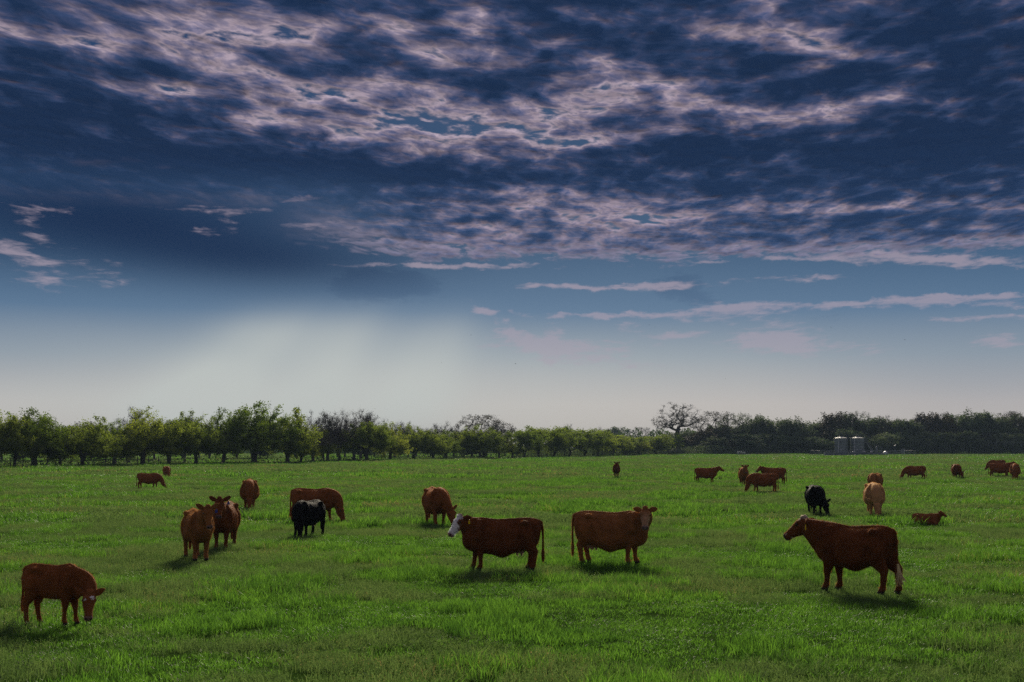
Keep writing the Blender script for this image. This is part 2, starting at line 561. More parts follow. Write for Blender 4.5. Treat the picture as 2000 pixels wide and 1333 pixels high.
def make_grass():
    col = bpy.data.collections.new('grass_patches')
    src = []
    for i in range(5):
        src.append(patch_mesh(f'grass_patch_{len(src):02d}', 10 + i, 1.15, 680, .035, .115, .010, M_GRASS, petals=0))
    for i in range(2):                    # lush taller tufts
        src.append(patch_mesh(f'grass_patch_{len(src):02d}', 20 + i, 1.1, 680, .06, .165, .011, M_GRASS, clump=.75))
    for i in range(3):                    # seeding weeds
        src.append(patch_mesh(f'grass_patch_{len(src):02d}', 30 + i, 1.15, 600, .05, .155, .010, M_WEED, kind='weed', petals=(1 if i == 0 else 0)))
    near_g, near_t, near_w = range(0, 5), range(5, 7), range(7, 10)
    for i in range(3):
        src.append(patch_mesh(f'grass_patch_{len(src):02d}', 40 + i, 2.6, 900, .05, .15, .024, M_GRASS))
    src.append(patch_mesh(f'grass_patch_{len(src):02d}', 45, 2.4, 900, .09, .24, .026, M_GRASS, clump=.8))
    src.append(patch_mesh(f'grass_patch_{len(src):02d}', 46, 2.6, 800, .08, .22, .026, M_WEED, kind='weed'))
    mid_g, mid_t, mid_w = range(10, 13), range(13, 14), range(14, 15)
    for i in range(2):
        src.append(patch_mesh(f'grass_patch_{len(src):02d}', 50 + i, 6.0, 800, .08, .24, .07, M_GRASS))
    src.append(patch_mesh(f'grass_patch_{len(src):02d}', 55, 6.0, 700, .12, .34, .08, M_GRASS, clump=.85))
    src.append(patch_mesh(f'grass_patch_{len(src):02d}', 56, 6.0, 800, .10, .28, .07, M_WEED, kind='weed'))
    far_g, far_t, far_w = range(15, 17), range(17, 18), range(18, 19)
    for i, me in enumerate(src):
        o = bpy.data.objects.new(f'grass_patch_{i:02d}', me)
        col.objects.link(o)
    from mathutils import noise as mn
    rr = random.Random(77)
    pos, pick, rot, scl = [], [], [], []

    def sow(y0, y1, step, gset, tset, wset, s):
        y = y0
        while y < y1:
            half = 0.46 * y + 6
            x = -half
            while x < half:
                px_, py_ = x + rr.uniform(-.5, .5) * step, y + rr.uniform(-.5, .5) * step
                x += step
                lo = mn.fractal(Vector((px_ * .16, py_ * .16, 3.1)), 0.7, 2.0, 4)
                hi = mn.fractal(Vector((px_ * .55, py_ * .55, 7.7)), 0.8, 2.0, 3)
                u = rr.random()
                if hi > 0.42 - 0.12 * u:
                    p_ = rr.choice(list(tset))
                elif lo > 0.03 + 0.40 * (u - .5):
                    p_ = rr.choice(list(wset))
                else:
                    p_ = rr.choice(list(gset))
                hz_ = max(0.55, 1.0 + 0.9 * hi + 0.25 * lo + rr.uniform(-.15, .15))
                pos.append((px_, py_, ground_height(px_, py_) if abs(px_) < 150 and py_ < 160 else -0.03))
                pick.append(p_)
                rot.append(rr.uniform(0, 6.283))
                scl.append((s * rr.uniform(.9, 1.15), s * rr.uniform(.9, 1.15), min(hz_, 1.5)))
            y += step
    sow(13.0, 48.0, 0.80, near_g, near_t, near_w, 1.0)
    sow(48.0, 115.0, 1.85, mid_g, mid_t, mid_w, 1.0)
    sow(115.0, 250.0, 4.3, far_g, far_t, far_w, 1.0)
    sow(250.0, 445.0, 7.5, far_g, far_t, far_w, 1.75)
    me = bpy.data.meshes.new('grass')
    me.from_pydata(pos, [], [])
    a = me.attributes.new('pick', 'INT', 'POINT'); a.data.foreach_set('value', pick)
    a = me.attributes.new('turn', 'FLOAT_VECTOR', 'POINT'); a.data.foreach_set('vector', [c for r in rot for c in (0, 0, r)])
    a = me.attributes.new('size', 'FLOAT_VECTOR', 'POINT'); a.data.foreach_set('vector', [c for r in scl for c in r])
    o = link('grass', me)
    tag(o, kind='stuff', label='fresh green pasture grass with seeding weeds', cat='grass')
    ng = bpy.data.node_groups.new('sow_grass', 'GeometryNodeTree')
    ng.interface.new_socket('Geometry', in_out='INPUT', socket_type='NodeSocketGeometry')
    ng.interface.new_socket('Geometry', in_out='OUTPUT', socket_type='NodeSocketGeometry')
    N = ng.nodes.new
    gi, go = N('NodeGroupInput'), N('NodeGroupOutput')
    ip = N('GeometryNodeInstanceOnPoints')
    ci = N('GeometryNodeCollectionInfo')
    ci.inputs['Collection'].default_value = col
    ci.inputs['Separate Children'].default_value = True
    ci.inputs['Reset Children'].default_value = True

    def attr(nm, ty):
        n = N('GeometryNodeInputNamedAttribute')
        n.data_type = ty
        n.inputs['Name'].default_value = nm
        return n.outputs['Attribute']
    e2r = N('FunctionNodeEulerToRotation')
    L_ = ng.links.new
    L_(gi.outputs[0], ip.inputs['Points'])
    L_(ci.outputs[0], ip.inputs['Instance'])
    ip.inputs['Pick Instance'].default_value = True
    L_(attr('pick', 'INT'), ip.inputs['Instance Index'])
    L_(attr('turn', 'FLOAT_VECTOR'), e2r.inputs[0])
    L_(e2r.outputs[0], ip.inputs['Rotation'])
    L_(attr('size', 'FLOAT_VECTOR'), ip.inputs['Scale'])
    L_(ip.outputs[0], go.inputs[0])
    md = o.modifiers.new('sow', 'NODES')
    md.node_group = ng
    print('grass patches', len(pos))


make_grass()

# ------------------------------------------------------------------ trees
def leaf_material(name, lo, hi, transl=0.35):
    m, b, out = nodes_of(name)
    at = S.nt.nodes.new('ShaderNodeAttribute')
    at.attribute_name = 'tint'
    oi = S.nt.nodes.new('ShaderNodeObjectInfo')
    t = S(at.outputs['Fac'])
    c = mixc(t, lo, hi)
    r = S(oi.outputs['Random'])
    k = S.m('MULTIPLY_ADD', r, 0.5, 0.75)
    c = S.v('MULTIPLY', c, xyz(k * S.m('MULTIPLY_ADD', r, 0.25, 0.88), k, k))
    S.put(b.inputs['Base Color'], c)
    b.inputs['Roughness'].default_value = 0.7
    b.inputs['Specular IOR Level'].default_value = 0.08
    tr = S.nt.nodes.new('ShaderNodeBsdfTranslucent')
    S.put(tr.inputs['Color'], S.v('MULTIPLY', c, (1.35, 1.3, 0.6)))
    mx = S.nt.nodes.new('ShaderNodeMixShader')
    mx.inputs[0].default_value = transl
    S.nt.links.new(b.outputs[0], mx.inputs[1])
    S.nt.links.new(tr.outputs[0], mx.inputs[2])
    S.nt.links.new(mx.outputs[0], out.inputs[0])
    return m


M_LEAF = leaf_material('spring_leaves', (0.088, 0.138, 0.034), (0.210, 0.290, 0.055), 0.55)
M_LEAF_DARK = leaf_material('wood_leaves', (0.056, 0.092, 0.062), (0.105, 0.160, 0.085), 0.34)
M_LEAF_BROWN = leaf_material('budding_leaves', (0.030, 0.028, 0.020), (0.062, 0.058, 0.032), 0.22)
M_BARK = plain('bark', (0.040, 0.034, 0.030), 0.9, var=0.35, scale=8)
M_TWIG = plain('grey_bark', (0.060, 0.054, 0.052), 0.9, var=0.3, scale=8)


def tree_proto(seed, height, width, fork, stems, n_cl, leaves, leaf, leaf_mat, bark, r0, lobes=None, lean=(0, 0), twigs=0, cl_r=0.55, crown_lo=0.3, sweep=0.0, shell=0.0, gap=0.0, plume=0.0):
    """trunk and limbs grown towards leaf clusters scattered through an uneven crown"""
    rr = random.Random(seed)
    crown = []
    lobes = lobes or [(rr.uniform(-.28, .28), rr.uniform(-.28, .28), rr.uniform(.28, .78), rr.uniform(.28, .42), rr.uniform(.18, .30)) for _ in range(8)]
    tries = 0
    while len(crown) < n_cl and tries < 20000:
        tries += 1
        lx, ly, lz, lw, lh = rr.choice(lobes)
        d = Vector((rr.gauss(0, 1), rr.gauss(0, 1), rr.gauss(0, 1))).normalized()
        rad = rr.uniform(shell, 1.0) ** 0.45
        p = Vector(((lx + d.x * rad * lw) * width, (ly + d.y * rad * lw) * width, (lz + d.z * rad * lh) * height))
        if p.z < crown_lo * height or p.z > height:
            continue
        if gap and min([(p - c).length for c in crown] or [99]) < gap:
            continue
        crown.append(p)
    pos, par = [Vector((0, 0, -0.15))], [-1]
    for s in range(stems):
        prev = 0
        ax = 6.283 * s / stems + rr.uniform(-.5, .5)
        sp = (0.05 if stems > 1 else 0.012) * width
        for k in range(1, 5):
            t = k / 4
            q_ = Vector((lean[0] * t * t + math.cos(ax) * sp * t * t * 1.2 + rr.gauss(0, .004 * height), lean[1] * t * t + math.sin(ax) * sp * t * t * 1.2 + rr.gauss(0, .006 * height), fork * height * t))
            pos.append(q_)
            par.append(prev)
            prev = len(pos) - 1
    first = len(pos)
    tips = []
    top = Vector((lean[0], lean[1], fork * height))
    for c in sorted(crown, key=lambda c: (c - top).length):
        best, bc = 0, 1e9
        for i in range(2, len(pos)):
            dv = c - pos[i]
            cost = dv.length * (1.0 + 0.5 * max(0.0, -dv.z / (dv.length + .01)))
            if cost < bc:
                best, bc = i, cost
        a, prev = pos[best], best
        ln = (c - a).length
        nseg = max(2, min(5, int(ln / (0.06 * height)) + 1))
        for k in range(1, nseg + 1):
            t = k / nseg
            q_ = a.lerp(c, t) + Vector((rr.gauss(0, .025) * ln, rr.gauss(0, .025) * ln, -0.10 * ln * math.sin(math.pi * t) + rr.gauss(0, .02) * ln))
            if k == nseg:
                q_ = c
            pos.append(q_)
            par.append(prev)
            prev = len(pos) - 1
        tips.append(prev)
    cnt = [0] * len(pos)
    for tpp in tips:
        i = tpp
        while i >= 0:
            cnt[i] += 1
            i = par[i]
    rmin = 0.018 * height / 8
    rad = [max(rmin, r0 * (c / max(1, len(tips))) ** 0.55) for c in cnt]
    g = Geo()
    for i in range(1, len(pos)):
        p_ = par[i]
        ra = rad[p_] if p_ > 0 else r0 * 1.25
        if p_ > 0:
            ra = min(ra, rad[i] * 1.6)
        g.tube([pos[p_], pos[i]], [ra, rad[i]], 5 if rad[i] < r0 * .3 else 8, cap=False)
    trunk = g.mesh('trunk', bark)
    g = Geo()
    for _ in range(twigs):
        i = rr.choice(tips)
        b0 = pos[i] + Vector((rr.gauss(0, .25), rr.gauss(0, .25), rr.gauss(0, .2))) * cl_r
        d = (Vector((pos[i].x * .5, pos[i].y * .5, height * .35)).normalized() + Vector((rr.gauss(0, .55), rr.gauss(0, .55), rr.gauss(0, .4)))).normalized()
        ln = rr.uniform(.35, .9) * cl_r * 1.6
        sd_ = d.cross(Vector((rr.gauss(0, 1), rr.gauss(0, 1), rr.gauss(0, 1)))).normalized() * 0.016 * height / 8
        k = len(g.v)
        g.v += [tuple(b0 - sd_), tuple(b0 + sd_), tuple(b0 + d * ln)]
        g.f.append((k, k + 1, k + 2))
    twig = g.mesh('twigs', bark)
    v, f, tint = [], [], []
    per = max(1, leaves // len(crown))
    for c in crown:
        ct = rr.uniform(0.0, 1.0)
        cr = cl_r * rr.uniform(.7, 1.3)
        ax_ = (Vector((c.x, c.y, (c.z - .35 * height) * 1.2)).normalized() * .8 + Vector((sweep * 1.2, 0, .9)) + Vector((rr.gauss(0, .3), rr.gauss(0, .3), 0))).normalized() if plume else None
        for _ in range(int(per * rr.uniform(.6, 1.4))):
            d = Vector((max(-1.2, min(1.2, rr.gauss(0, .55))), rr.gauss(0, .55), max(-.9, min(.9, rr.gauss(0, .40))))) * cr
            if plume:
                d = d * .55 + ax_ * (max(-1.2, min(1.35, rr.gauss(.15, .75))) * cr * plume)
            p = c + d
            if sweep:
                p.x += sweep * max(0, d.z + .3)
            if p.z < 0.05:
                continue
            s = leaf * rr.uniform(.55, 1.3)
            a = Vector((rr.gauss(0, 1) + sweep, rr.gauss(0, 1), rr.gauss(0, .7) + sweep * .8)).normalized()
            b = a.cross(Vector((rr.gauss(0, 1), rr.gauss(0, 1), rr.gauss(0, 1)))).normalized()
            k = len(v)
            v += [tuple(p - a * s * .5), tuple(p + b * s * .28), tuple(p + a * s * .5), tuple(p - b * s * .28)]
            f.append((k, k + 1, k + 2, k + 3))
            tv = min(1, max(0, ct * .65 + rr.uniform(0, .35)))
            tint += [tv] * 4
    me = bpy.data.meshes.new('crown')
    me.from_pydata(v, [], f)
    me.materials.append(leaf_mat)
    at = me.attributes.new('tint', 'FLOAT', 'POINT')
    at.data.foreach_set('value', tint)
    me.update()
    return dict(trunk=trunk, twigs=twig if twigs else None, crown=me, h=height, w=width)


def plant(name, proto, label, px, top, width_px, base=None, dist=None, group=None, rz=None, cat='tree', color=None):
    """stand a tree: base is the row of its foot, or dist its forward distance; top and width in photograph pixels fix its size"""
    if dist is None:
        p = ground_at(px, base)
    else:
        p = at_dist(px, 871, dist)
    p.z = -0.02
    d = p.y
    h = CAM_H + (871 - top) / FPX * d
    w = width_px / FPX * d
    o = thing(name, label, cat, p, rz if rz is not None else plant.rr.uniform(0, 6.28), group)
    o.scale = (1.32 * w / proto['w'], 1.32 * w / proto['w'], h / proto['h'])
    link('trunk', proto['trunk'], o)
    link('crown', proto['crown'], o)
    if proto['twigs']:
        link('twigs', proto['twigs'], o)['kind'] = 'stuff'
    return o


plant.rr = random.Random(3)
def round_lobes(k):
    r_ = random.Random(40 + k)
    j = lambda s: r_.uniform(-s, s)
    l = [(j(.06), j(.06), .70 + j(.03), .30 + j(.04), .25), (j(.1), j(.1), .52, .38, .24)]
    for q_ in range(5):
        a = 6.283 * q_ / 5 + j(.5)
        rad = .24 + j(.06)
        l.append((math.cos(a) * rad, math.sin(a) * rad, .44 + j(.14), .25 + j(.05), .20 + j(.04)))
    for q_ in range(3):
        a = 6.283 * q_ / 3 + j(.8)
        l.append((math.cos(a) * .28, math.sin(a) * .28, .30 + j(.05), .22, .12))
    return l


leafy = [tree_proto(100 + i, 8.0, 9.0, f, st, 230, 19000, .22, M_LEAF, M_BARK, .30, twigs=250, cl_r=.70, lobes=round_lobes(i), crown_lo=lo, sweep=sw, plume=.5)
         for i, (f, st, lo, sw) in enumerate(((.26, 2, .17, .25), (.28, 1, .18, .5), (.26, 1, .16, .2), (.28, 2, .17, .4), (.22, 1, .12, .1)))]
bushy = [tree_proto(120 + i, 6.0, 6.0, .16, 3, 110, 9000, .25, M_LEAF, M_BARK, .16, cl_r=.55, crown_lo=.10, twigs=80) for i in range(3)]
bushy_dark = [tree_proto(130 + i, 6.0, 6.0, .16, 3, 110, 9000, .25, M_LEAF_DARK, M_BARK, .16, cl_r=.55, crown_lo=.08, twigs=80) for i in range(2)]
bare = [tree_proto(140 + i, 9.0, 7.0, .30, 1 + i % 2, 150, 2200, .17, M_LEAF_BROWN, M_TWIG, .26, twigs=2600, cl_r=.75, crown_lo=.32, plume=1.0) for i in range(3)]
umbrella = [tree_proto(150 + i, 13.0, 14.0, .40, 2, 120, 3000, .30, M_LEAF_BROWN if i else M_LEAF_DARK, M_BARK, .38, twigs=900, cl_r=.8, crown_lo=.5, shell=.55, gap=.7,
                       lobes=[(0, 0, .62, .46, .36), (-.15, .1, .70, .36, .28), (.16, -.1, .68, .36, .3), (0, .15, .6, .44, .3)]) for i in range(2)]
woods = [tree_proto(160 + i, 13.0, 10.0, .20, 1, 170, 13000, .48, M_LEAF_DARK if i != 2 else M_LEAF_BROWN, M_TWIG, .30, twigs=400, plume=.8, cl_r=1.1, crown_lo=.12,
                    lobes=[(rr_[0], rr_[1], rr_[2], .36, .24) for rr_ in ((0, 0, .72), (.15, .1, .5), (-.18, 0, .55), (0, -.15, .32), (.05, .1, .84), (-.1, .1, .25))]) for i in range(4)]
lone = tree_proto(181, 17.5, 13.6, .36, 3, 190, 3400, .24, M_LEAF_BROWN, M_BARK, .50, twigs=1500, cl_r=.75, crown_lo=.42, shell=.25, gap=.72, lean=(-.1, 0),
                  lobes=[(-.05, 0, .78, .34, .20), (.16, .05, .74, .30, .2), (-.22, -.05, .66, .26, .15), (.24, 0, .60, .24, .13), (-.30, 0, .56, .18, .08), (0, .1, .62, .3, .16)])

NEAR = 'leafy trees along the near left edge of the pasture'
GREY = 'grey twiggy trees behind the leafy row'
for px, top, wpx, base, pi, lab in (
        (28, 795, 90, 914, 0, 'leafy tree with whole crown in view, first from the left edge'),
        (66, 797, 130, 913, 1, 'leafy tree with thick dark trunk, second from the left edge'),
        (-42, 800, 110, 915, 2, 'leafy tree whose crown is cut by the left edge of the photo'), (118, 838, 60, 911, 4, 'small bright leafy tree between the second and third big trees'),
        (162, 807, 120, 912, 3, 'round leafy tree with a leaning trunk, left of a grey twiggy tree'),
        (222, 824, 80, 910, 4, 'low rounded yellow green tree beside the leaning trunk'),
        (278, 797, 110, 910, 2, 'bright green leafy tree above the two farthest left cattle'),
        (330, 805, 100, 909, 0, 'bright leafy tree just right of the far left cattle'),
        (382, 797, 100, 908, 3, 'dense olive leafy tree above the staring pair of cows'),
        (437, 796, 80, 907, 1, 'narrow leafy tree left of the tallest wind swept tree'),
        (497, 783, 125, 906, 1, 'tallest leafy wind swept tree with thick forked trunk'),
        (562, 790, 110, 905, 3, 'wind swept leafy tree right of the tallest one'),
        (588, 842, 60, 904, 4, 'low yellow green tree in front of grey twiggy trees'),
        (632, 838, 48, 902, 4, 'small bright tree standing against dark grey trees'),
        (716, 812, 100, 901, 0, 'bright leafy tree right of the grey twiggy stand'),
        (762, 828, 70, 900, 4, 'drooping yellow green tree beside the grey stand'),
        (808, 828, 76, 898, 2, 'mid green tree before the pair of far rounded tops'),
        (846, 834, 70, 898, 3, 'olive tree just left of the leafless top'),
        (872, 842, 54, 897, 4, 'low rounded tree under the leafless top'),
        (905, 832, 74, 896, 0, 'green tree below the fan shaped grey tree'),
        (945, 830, 86, 896, 2, 'broad green tree in front of the fan shaped grey tree'),
        (1000, 850, 44, 895, 4, 'small round bush like tree ending the near row')):
    if lab is None:
        continue
    plant('leafy_tree', leafy[pi], lab, px, top, wpx, base=base, group=NEAR).scale.z *= 1.05
for px, top, wpx, dist, pi, lab in (
        (252, 795, 60, 200, 0, 'dark twiggy tree showing between two leafy crowns'),
        (362, 800, 60, 215, 1, 'reddish twiggy top behind the olive leafy tree'),
        (612, 803, 56, 226, 2, 'grey twiggy tree beside the wind swept trees'),
        (640, 804, 60, 236, 0, 'grey twiggy tree behind the small bright tree'),
        (663, 794, 56, 240, 1, 'tallest grey twiggy tree of the stand'),
        (692, 805, 64, 244, 2, 'grey twiggy tree at the right end of the stand'),
        (705, 800, 60, 262, 0, 'thin topped twiggy tree behind the bright leafy one'),
        (772, 820, 50, 300, 1, 'dim rounded treetop left of the olive tree'),
        (797, 824, 44, 310, 2, 'dim rounded treetop behind the mid green tree'),
        (868, 818, 44, 290, 1, 'leafless pale twiggy treetop above low trees'),
        (975, 820, 44, 300, 0, 'grey leafless tree leaning right of the fan shaped tree')):
    plant('twiggy_tree', bare[pi], lab, px, top, wpx, dist=dist, group=GREY)
plant('fan_tree', umbrella[1], 'fan shaped grey tree rising above the green trees', 938, 809, 92, dist=310)
# the second rank that closes the gaps under the near crowns
ORD = ('first', 'second', 'third', 'fourth', 'fifth', 'sixth', 'seventh', 'eighth', 'ninth', 'tenth')


def count_off(items, marks, fmt):
    """labels that count things off from the nearest landmark: items are photo columns"""
    out, seen = {}, {}
    for px in sorted(items):
        m = min(marks, key=lambda m: abs(m[0] - px))
        seen.setdefault((m[1], px < m[0]), []).append(px)
    for (name, left), l in seen.items():
        for k, px in enumerate(sorted(l, reverse=left)):
            out[px] = fmt.format(ORD[k], 'left' if left else 'right', name)
    return out


SECOND = 'dim trees of the second rank behind the near left row'
cols = [5 + i * 25 + plant.rr.uniform(-11, 11) for i in range(40)]
labs = count_off(cols, ((66, 'the thick trunked tree'), (162, 'the leaning trunk tree'), (278, 'the far left cattle'), (382, 'the olive tree'), (497, 'the tallest wind swept tree'),
                        (632, 'the small bright tree'), (716, 'the bright leafy tree'), (868, 'the leafless top'), (945, 'the fan shaped tree')), '{} dim slender tree {} of {}, in the shaded second rank')
for px in cols:
    d = 205 + px * 0.13 + plant.rr.uniform(0, 25)
    plant('dim_tree', (bare + woods)[plant.rr.choice((0, 1, 2, 3, 4, 5))], labs[px], px, 836 + plant.rr.uniform(-10, 10) - (8 if px < 600 else 0), plant.rr.uniform(34, 60), dist=d, group=SECOND)
# middle hedge of rounded trees
HEDGE = 'rounded green trees in the middle of the tree line'
for px, top, wpx, d, lab in (
        (1024, 838, 56, 300, 'rounded green tree next to the small bush, left end of the hedge'), (1052, 834, 60, 310, 'rounded tree above the middle far field, second in the hedge'),
        (1082, 831, 64, 318, 'highest rounded tree in the middle hedge'), (1112, 835, 60, 330, 'rounded hedge tree left of two thin bare tips'),
        (1142, 835, 60, 340, 'rounded hedge tree below two thin bare tips'), (1168, 838, 58, 350, 'rounded hedge tree beside a leafless top'),
        (1196, 847, 56, 365, 'lower rounded tree in front of a far blue treetop'), (1222, 851, 56, 378, 'low rounded tree between two far blue treetops'),
        (1250, 852, 60, 390, 'low bright tree below the far umbrella shaped top'), (1282, 850, 60, 400, 'low bright tree left of the great lone tree'),
        (1306, 846, 50, 425, 'dark low tree at the foot of the great lone tree')):
    plant('hedge_tree', bushy[plant.rr.randrange(3)], lab, px, top, wpx, dist=d, group=HEDGE)
plant('twiggy_tree', bare[0], 'pair of thin bare tips over the middle hedge', 1102, 828, 28, dist=345)
plant('twiggy_tree', bare[1], 'leafless pale top at the right of the middle hedge', 1176, 830, 34, dist=372)
plant('lone_tree', lone, 'great lone sparse tree rising above the far wood edge', 1326, 785, 90, dist=432, rz=0.4)
for px, top, wpx, lab in ((1205, 836, 46, 'far blue rounded treetop over the middle gap'), (1254, 834, 38, 'far blue umbrella shaped treetop over the middle gap'),
                          (1228, 850, 60, 'faint far treetop between two blue crowns'), (1290, 852, 60, 'faint far treetop left of the lone tree'), (1180, 850, 60, 'faint far treetop behind the hedge end')):
    plant('far_tree', umbrella[1] if px != 1205 else woods[0], lab, px, top, wpx, dist=760, group='blue far trees over the middle gap')
# the hazy wood on the right
WOOD = 'trees of the hazy wood on the right'
for px, top, wpx, lab, pr in (
        (1402, 803, 72, 'umbrella crowned tree right of the lone tree', umbrella[1]), (1442, 806, 66, 'umbrella crowned tree with a green tip, second from the lone tree', umbrella[0]),
        (1668, 803, 60, 'taller tree rising behind the storage tanks', umbrella[0]), (1976, 803, 60, 'umbrella crowned tree at the right edge of the wood', umbrella[1]),
        (1806, 806, 78, 'reddish topped fan shaped tree right of the fenced site', bare[0]), (1732, 812, 70, 'spiky topped tree right of the tall one by the tanks', bare[2]),
        (1905, 806, 72, 'green pointed tree near the right end of the wood', woods[1]), (1862, 815, 60, 'tree with a ragged gap in its top', bare[1])):
    plant('wood_tree', pr, lab, px, top, wpx, dist=446, group=WOOD)
skyline = [(1300, 852), (1345, 846), (1380, 832), (1420, 826), (1470, 818), (1500, 815), (1540, 819), (1580, 821), (1620, 818), (1650, 812), (1700, 814), (1750, 818), (1790, 814), (1840, 814), (1880, 812), (1930, 815), (1970, 813), (2060, 815)]
MARKS = ((1326, 'the great lone tree'), (1402, 'the first umbrella crown'), (1448, 'the railed yard'), (1540, 'the gap before the tanks'), (1658, 'the grey tanks'), (1732, 'the spiky topped tree'), (1806, 'the reddish fan tree'),
         (1862, 'the ragged topped tree'), (1905, 'the green pointed tree'), (1976, 'the right edge umbrella crown'))
for row, (d, dt, step, wd, off) in enumerate(((448, 3, 29, 62, 0), (434, 30, 33, 52, 14))):
    cols = [1316 + off + k * step + plant.rr.uniform(-6, 6) for k in range(int(760 / step))]
    labs = count_off(cols, MARKS, '{} tree {} of {}, ' + ('in the skyline of the wood' if row == 0 else 'in the low front of the wood'))
    for px in cols:
        top = float(np.interp(px, [q_[0] for q_ in skyline], [q_[1] for q_ in skyline]))
        plant('wood_tree', woods[plant.rr.choice((0, 1, 2, 3))] if row == 0 else plant.rr.choice(woods + bushy_dark), labs[px], px, top + dt + plant.rr.uniform(-5, 8), wd + plant.rr.uniform(-6, 8), dist=d + plant.rr.uniform(-5, 5), group=WOOD)


def make_undergrowth(name, label, pts, n, hmax, depth, leaf, mat, seed):
    """thicket at the foot of the trees: leafy sprays nobody could count"""
    rr = random.Random(seed)
    v, f, tint = [], [], []
    for _ in range(n):
        t = rr.uniform(0, len(pts) - 1.001)
        i = int(t)
        a, b = pts[i], pts[i + 1]
        p = a.lerp(b, t - i)
        hh = hmax * (0.65 + 0.35 * abs(math.sin(p.x * .21 + 1.7 * math.sin(p.x * .063 + seed))))
        q_ = Vector((p.x, p.y + rr.uniform(0, depth), hh * rr.random() ** 1.3))
        s = leaf * rr.uniform(.6, 1.3)
        d = Vector((rr.gauss(0, 1), rr.gauss(0, 1), rr.gauss(0, 1))).normalized()
        e = d.cross(Vector((rr.gauss(0, 1), rr.gauss(0, 1), rr.gauss(0, 1)))).normalized()
        k = len(v)
        v += [tuple(q_ - d * s * .5), tuple(q_ + e * s * .3), tuple(q_ + d * s * .5), tuple(q_ - e * s * .3)]
        f.append((k, k + 1, k + 2, k + 3))
        tint += [rr.random() * .7] * 4
    me = bpy.data.meshes.new(name)
    me.from_pydata(v, [], f)
    me.materials.append(mat)
    at = me.attributes.new('tint', 'FLOAT', 'POINT')
    at.data.foreach_set('value', tint)
    o = link(name, me)
    return tag(o, label, 'undergrowth', kind='stuff')


make_undergrowth('undergrowth', 'dark thicket along the foot of the right wood', [at_dist(px, 871, d) for px, d in ((1000, 310), (1100, 338), (1200, 372), (1300, 412), (1500, 428), (1800, 430), (2080, 430))], 15000, 3.0, 9.0, .5, M_LEAF_DARK, 5)
make_undergrowth('brush', 'low dark brush between the trunks of the near left trees', [ground_at(px, b) for px, b in ((-60, 915), (200, 911.5), (500, 906), (760, 900.5), (1000, 896))], 5200, 1.3, 14.0, .3, M_LEAF_DARK, 11)
make_undergrowth('far_wood', 'distant dark wood closing the view behind the trees', [Vector((x, y, 0)) for x, y in ((-420, 430), (-260, 455), (-100, 480), (40, 500), (250, 520))], 34000, 9.0, 14.0, 1.0, M_LEAF_DARK, 8)
make_undergrowth('deep_wood', 'dense dark depth of the wood on the right', [Vector((x, y, 0)) for x, y in ((45, 462), (120, 462), (250, 462), (330, 462))], 20000, 9.5, 10.0, 1.0, M_LEAF_DARK, 9)

# ------------------------------------------------------------------ cattle
def coat_material(name='coat', transl=0.0):
    m, b, out = nodes_of(name)
    oi = S.nt.nodes.new('ShaderNodeObjectInfo')
    t = S.nt.nodes.new('ShaderNodeTexCoord')
    P = S(t.outputs['Object'])
    big = noise(P, 3.0, 4.0, 0.55)
    fine = noise(S.v('MULTIPLY', P, (14.0, 40.0, 30.0)), 1.6, 4.0, 0.65, dist=0.8)
    k = S.m('MULTIPLY_ADD', big, 1.25, 0.36) * S.m('MULTIPLY_ADD', fine, 0.5, 0.75)
    base = S.v('MULTIPLY', S(oi.outputs['Color']), xyz(k, k, k))
    at = S.nt.nodes.new('ShaderNodeVertexColor')
    at.layer_name = 'mark'
    c = mixc(S(at.outputs['Alpha']), base, S.v('MULTIPLY', S(at.outputs['Color']), xyz(k, k, k)))
    S.put(b.inputs['Base Color'], c)
    b.inputs['Roughness'].default_value = 0.72
    b.inputs['Specular IOR Level'].default_value = 0.04
    b.inputs['Sheen Weight'].default_value = 0.45
    b.inputs['Sheen Roughness'].default_value = 0.45
    S.put(b.inputs['Sheen Tint'], S.v('MULTIPLY', c, (3.2, 4.0, 4.8)))
    if transl:
        b.inputs['Specular IOR Level'].default_value = 0.0
        b.inputs['Sheen Weight'].default_value = 0.1
        tr = S.nt.nodes.new('ShaderNodeBsdfTranslucent')
        S.put(tr.inputs['Color'], S.v('MULTIPLY', c, (2.5, 2.9, 3.0)))
        mx = S.nt.nodes.new('ShaderNodeMixShader')
        mx.inputs[0].default_value = transl
        S.nt.links.new(b.outputs[0], mx.inputs[1])
        S.nt.links.new(tr.outputs[0], mx.inputs[2])
        S.nt.links.new(mx.outputs[0], out.inputs[0])
        return m
    bump = S.nt.nodes.new('ShaderNodeBump')
    bump.inputs['Strength'].default_value = 0.8
    bump.inputs['Distance'].default_value = 0.02
    S.put(bump.inputs['Height'], fine + big)
    S.put(b.inputs['Normal'], S(bump.outputs[0]))
    return m


M_COAT = coat_material()
M_HAIR = coat_material('coat_hair', 0.55)
M_EYE = plain('eye_black', (0.006, 0.005, 0.005), 0.08, var=0.0)
M_TAG = plain('tag_yellow', lin(226, 190, 20), 0.45, var=0.05)
M_TAG_BLUE = plain('tag_blue', lin(30, 50, 130), 0.45, var=0.05)
M_SWITCH = plain('tail_hair', lin(196, 172, 122), 0.6, var=0.25, scale=30)

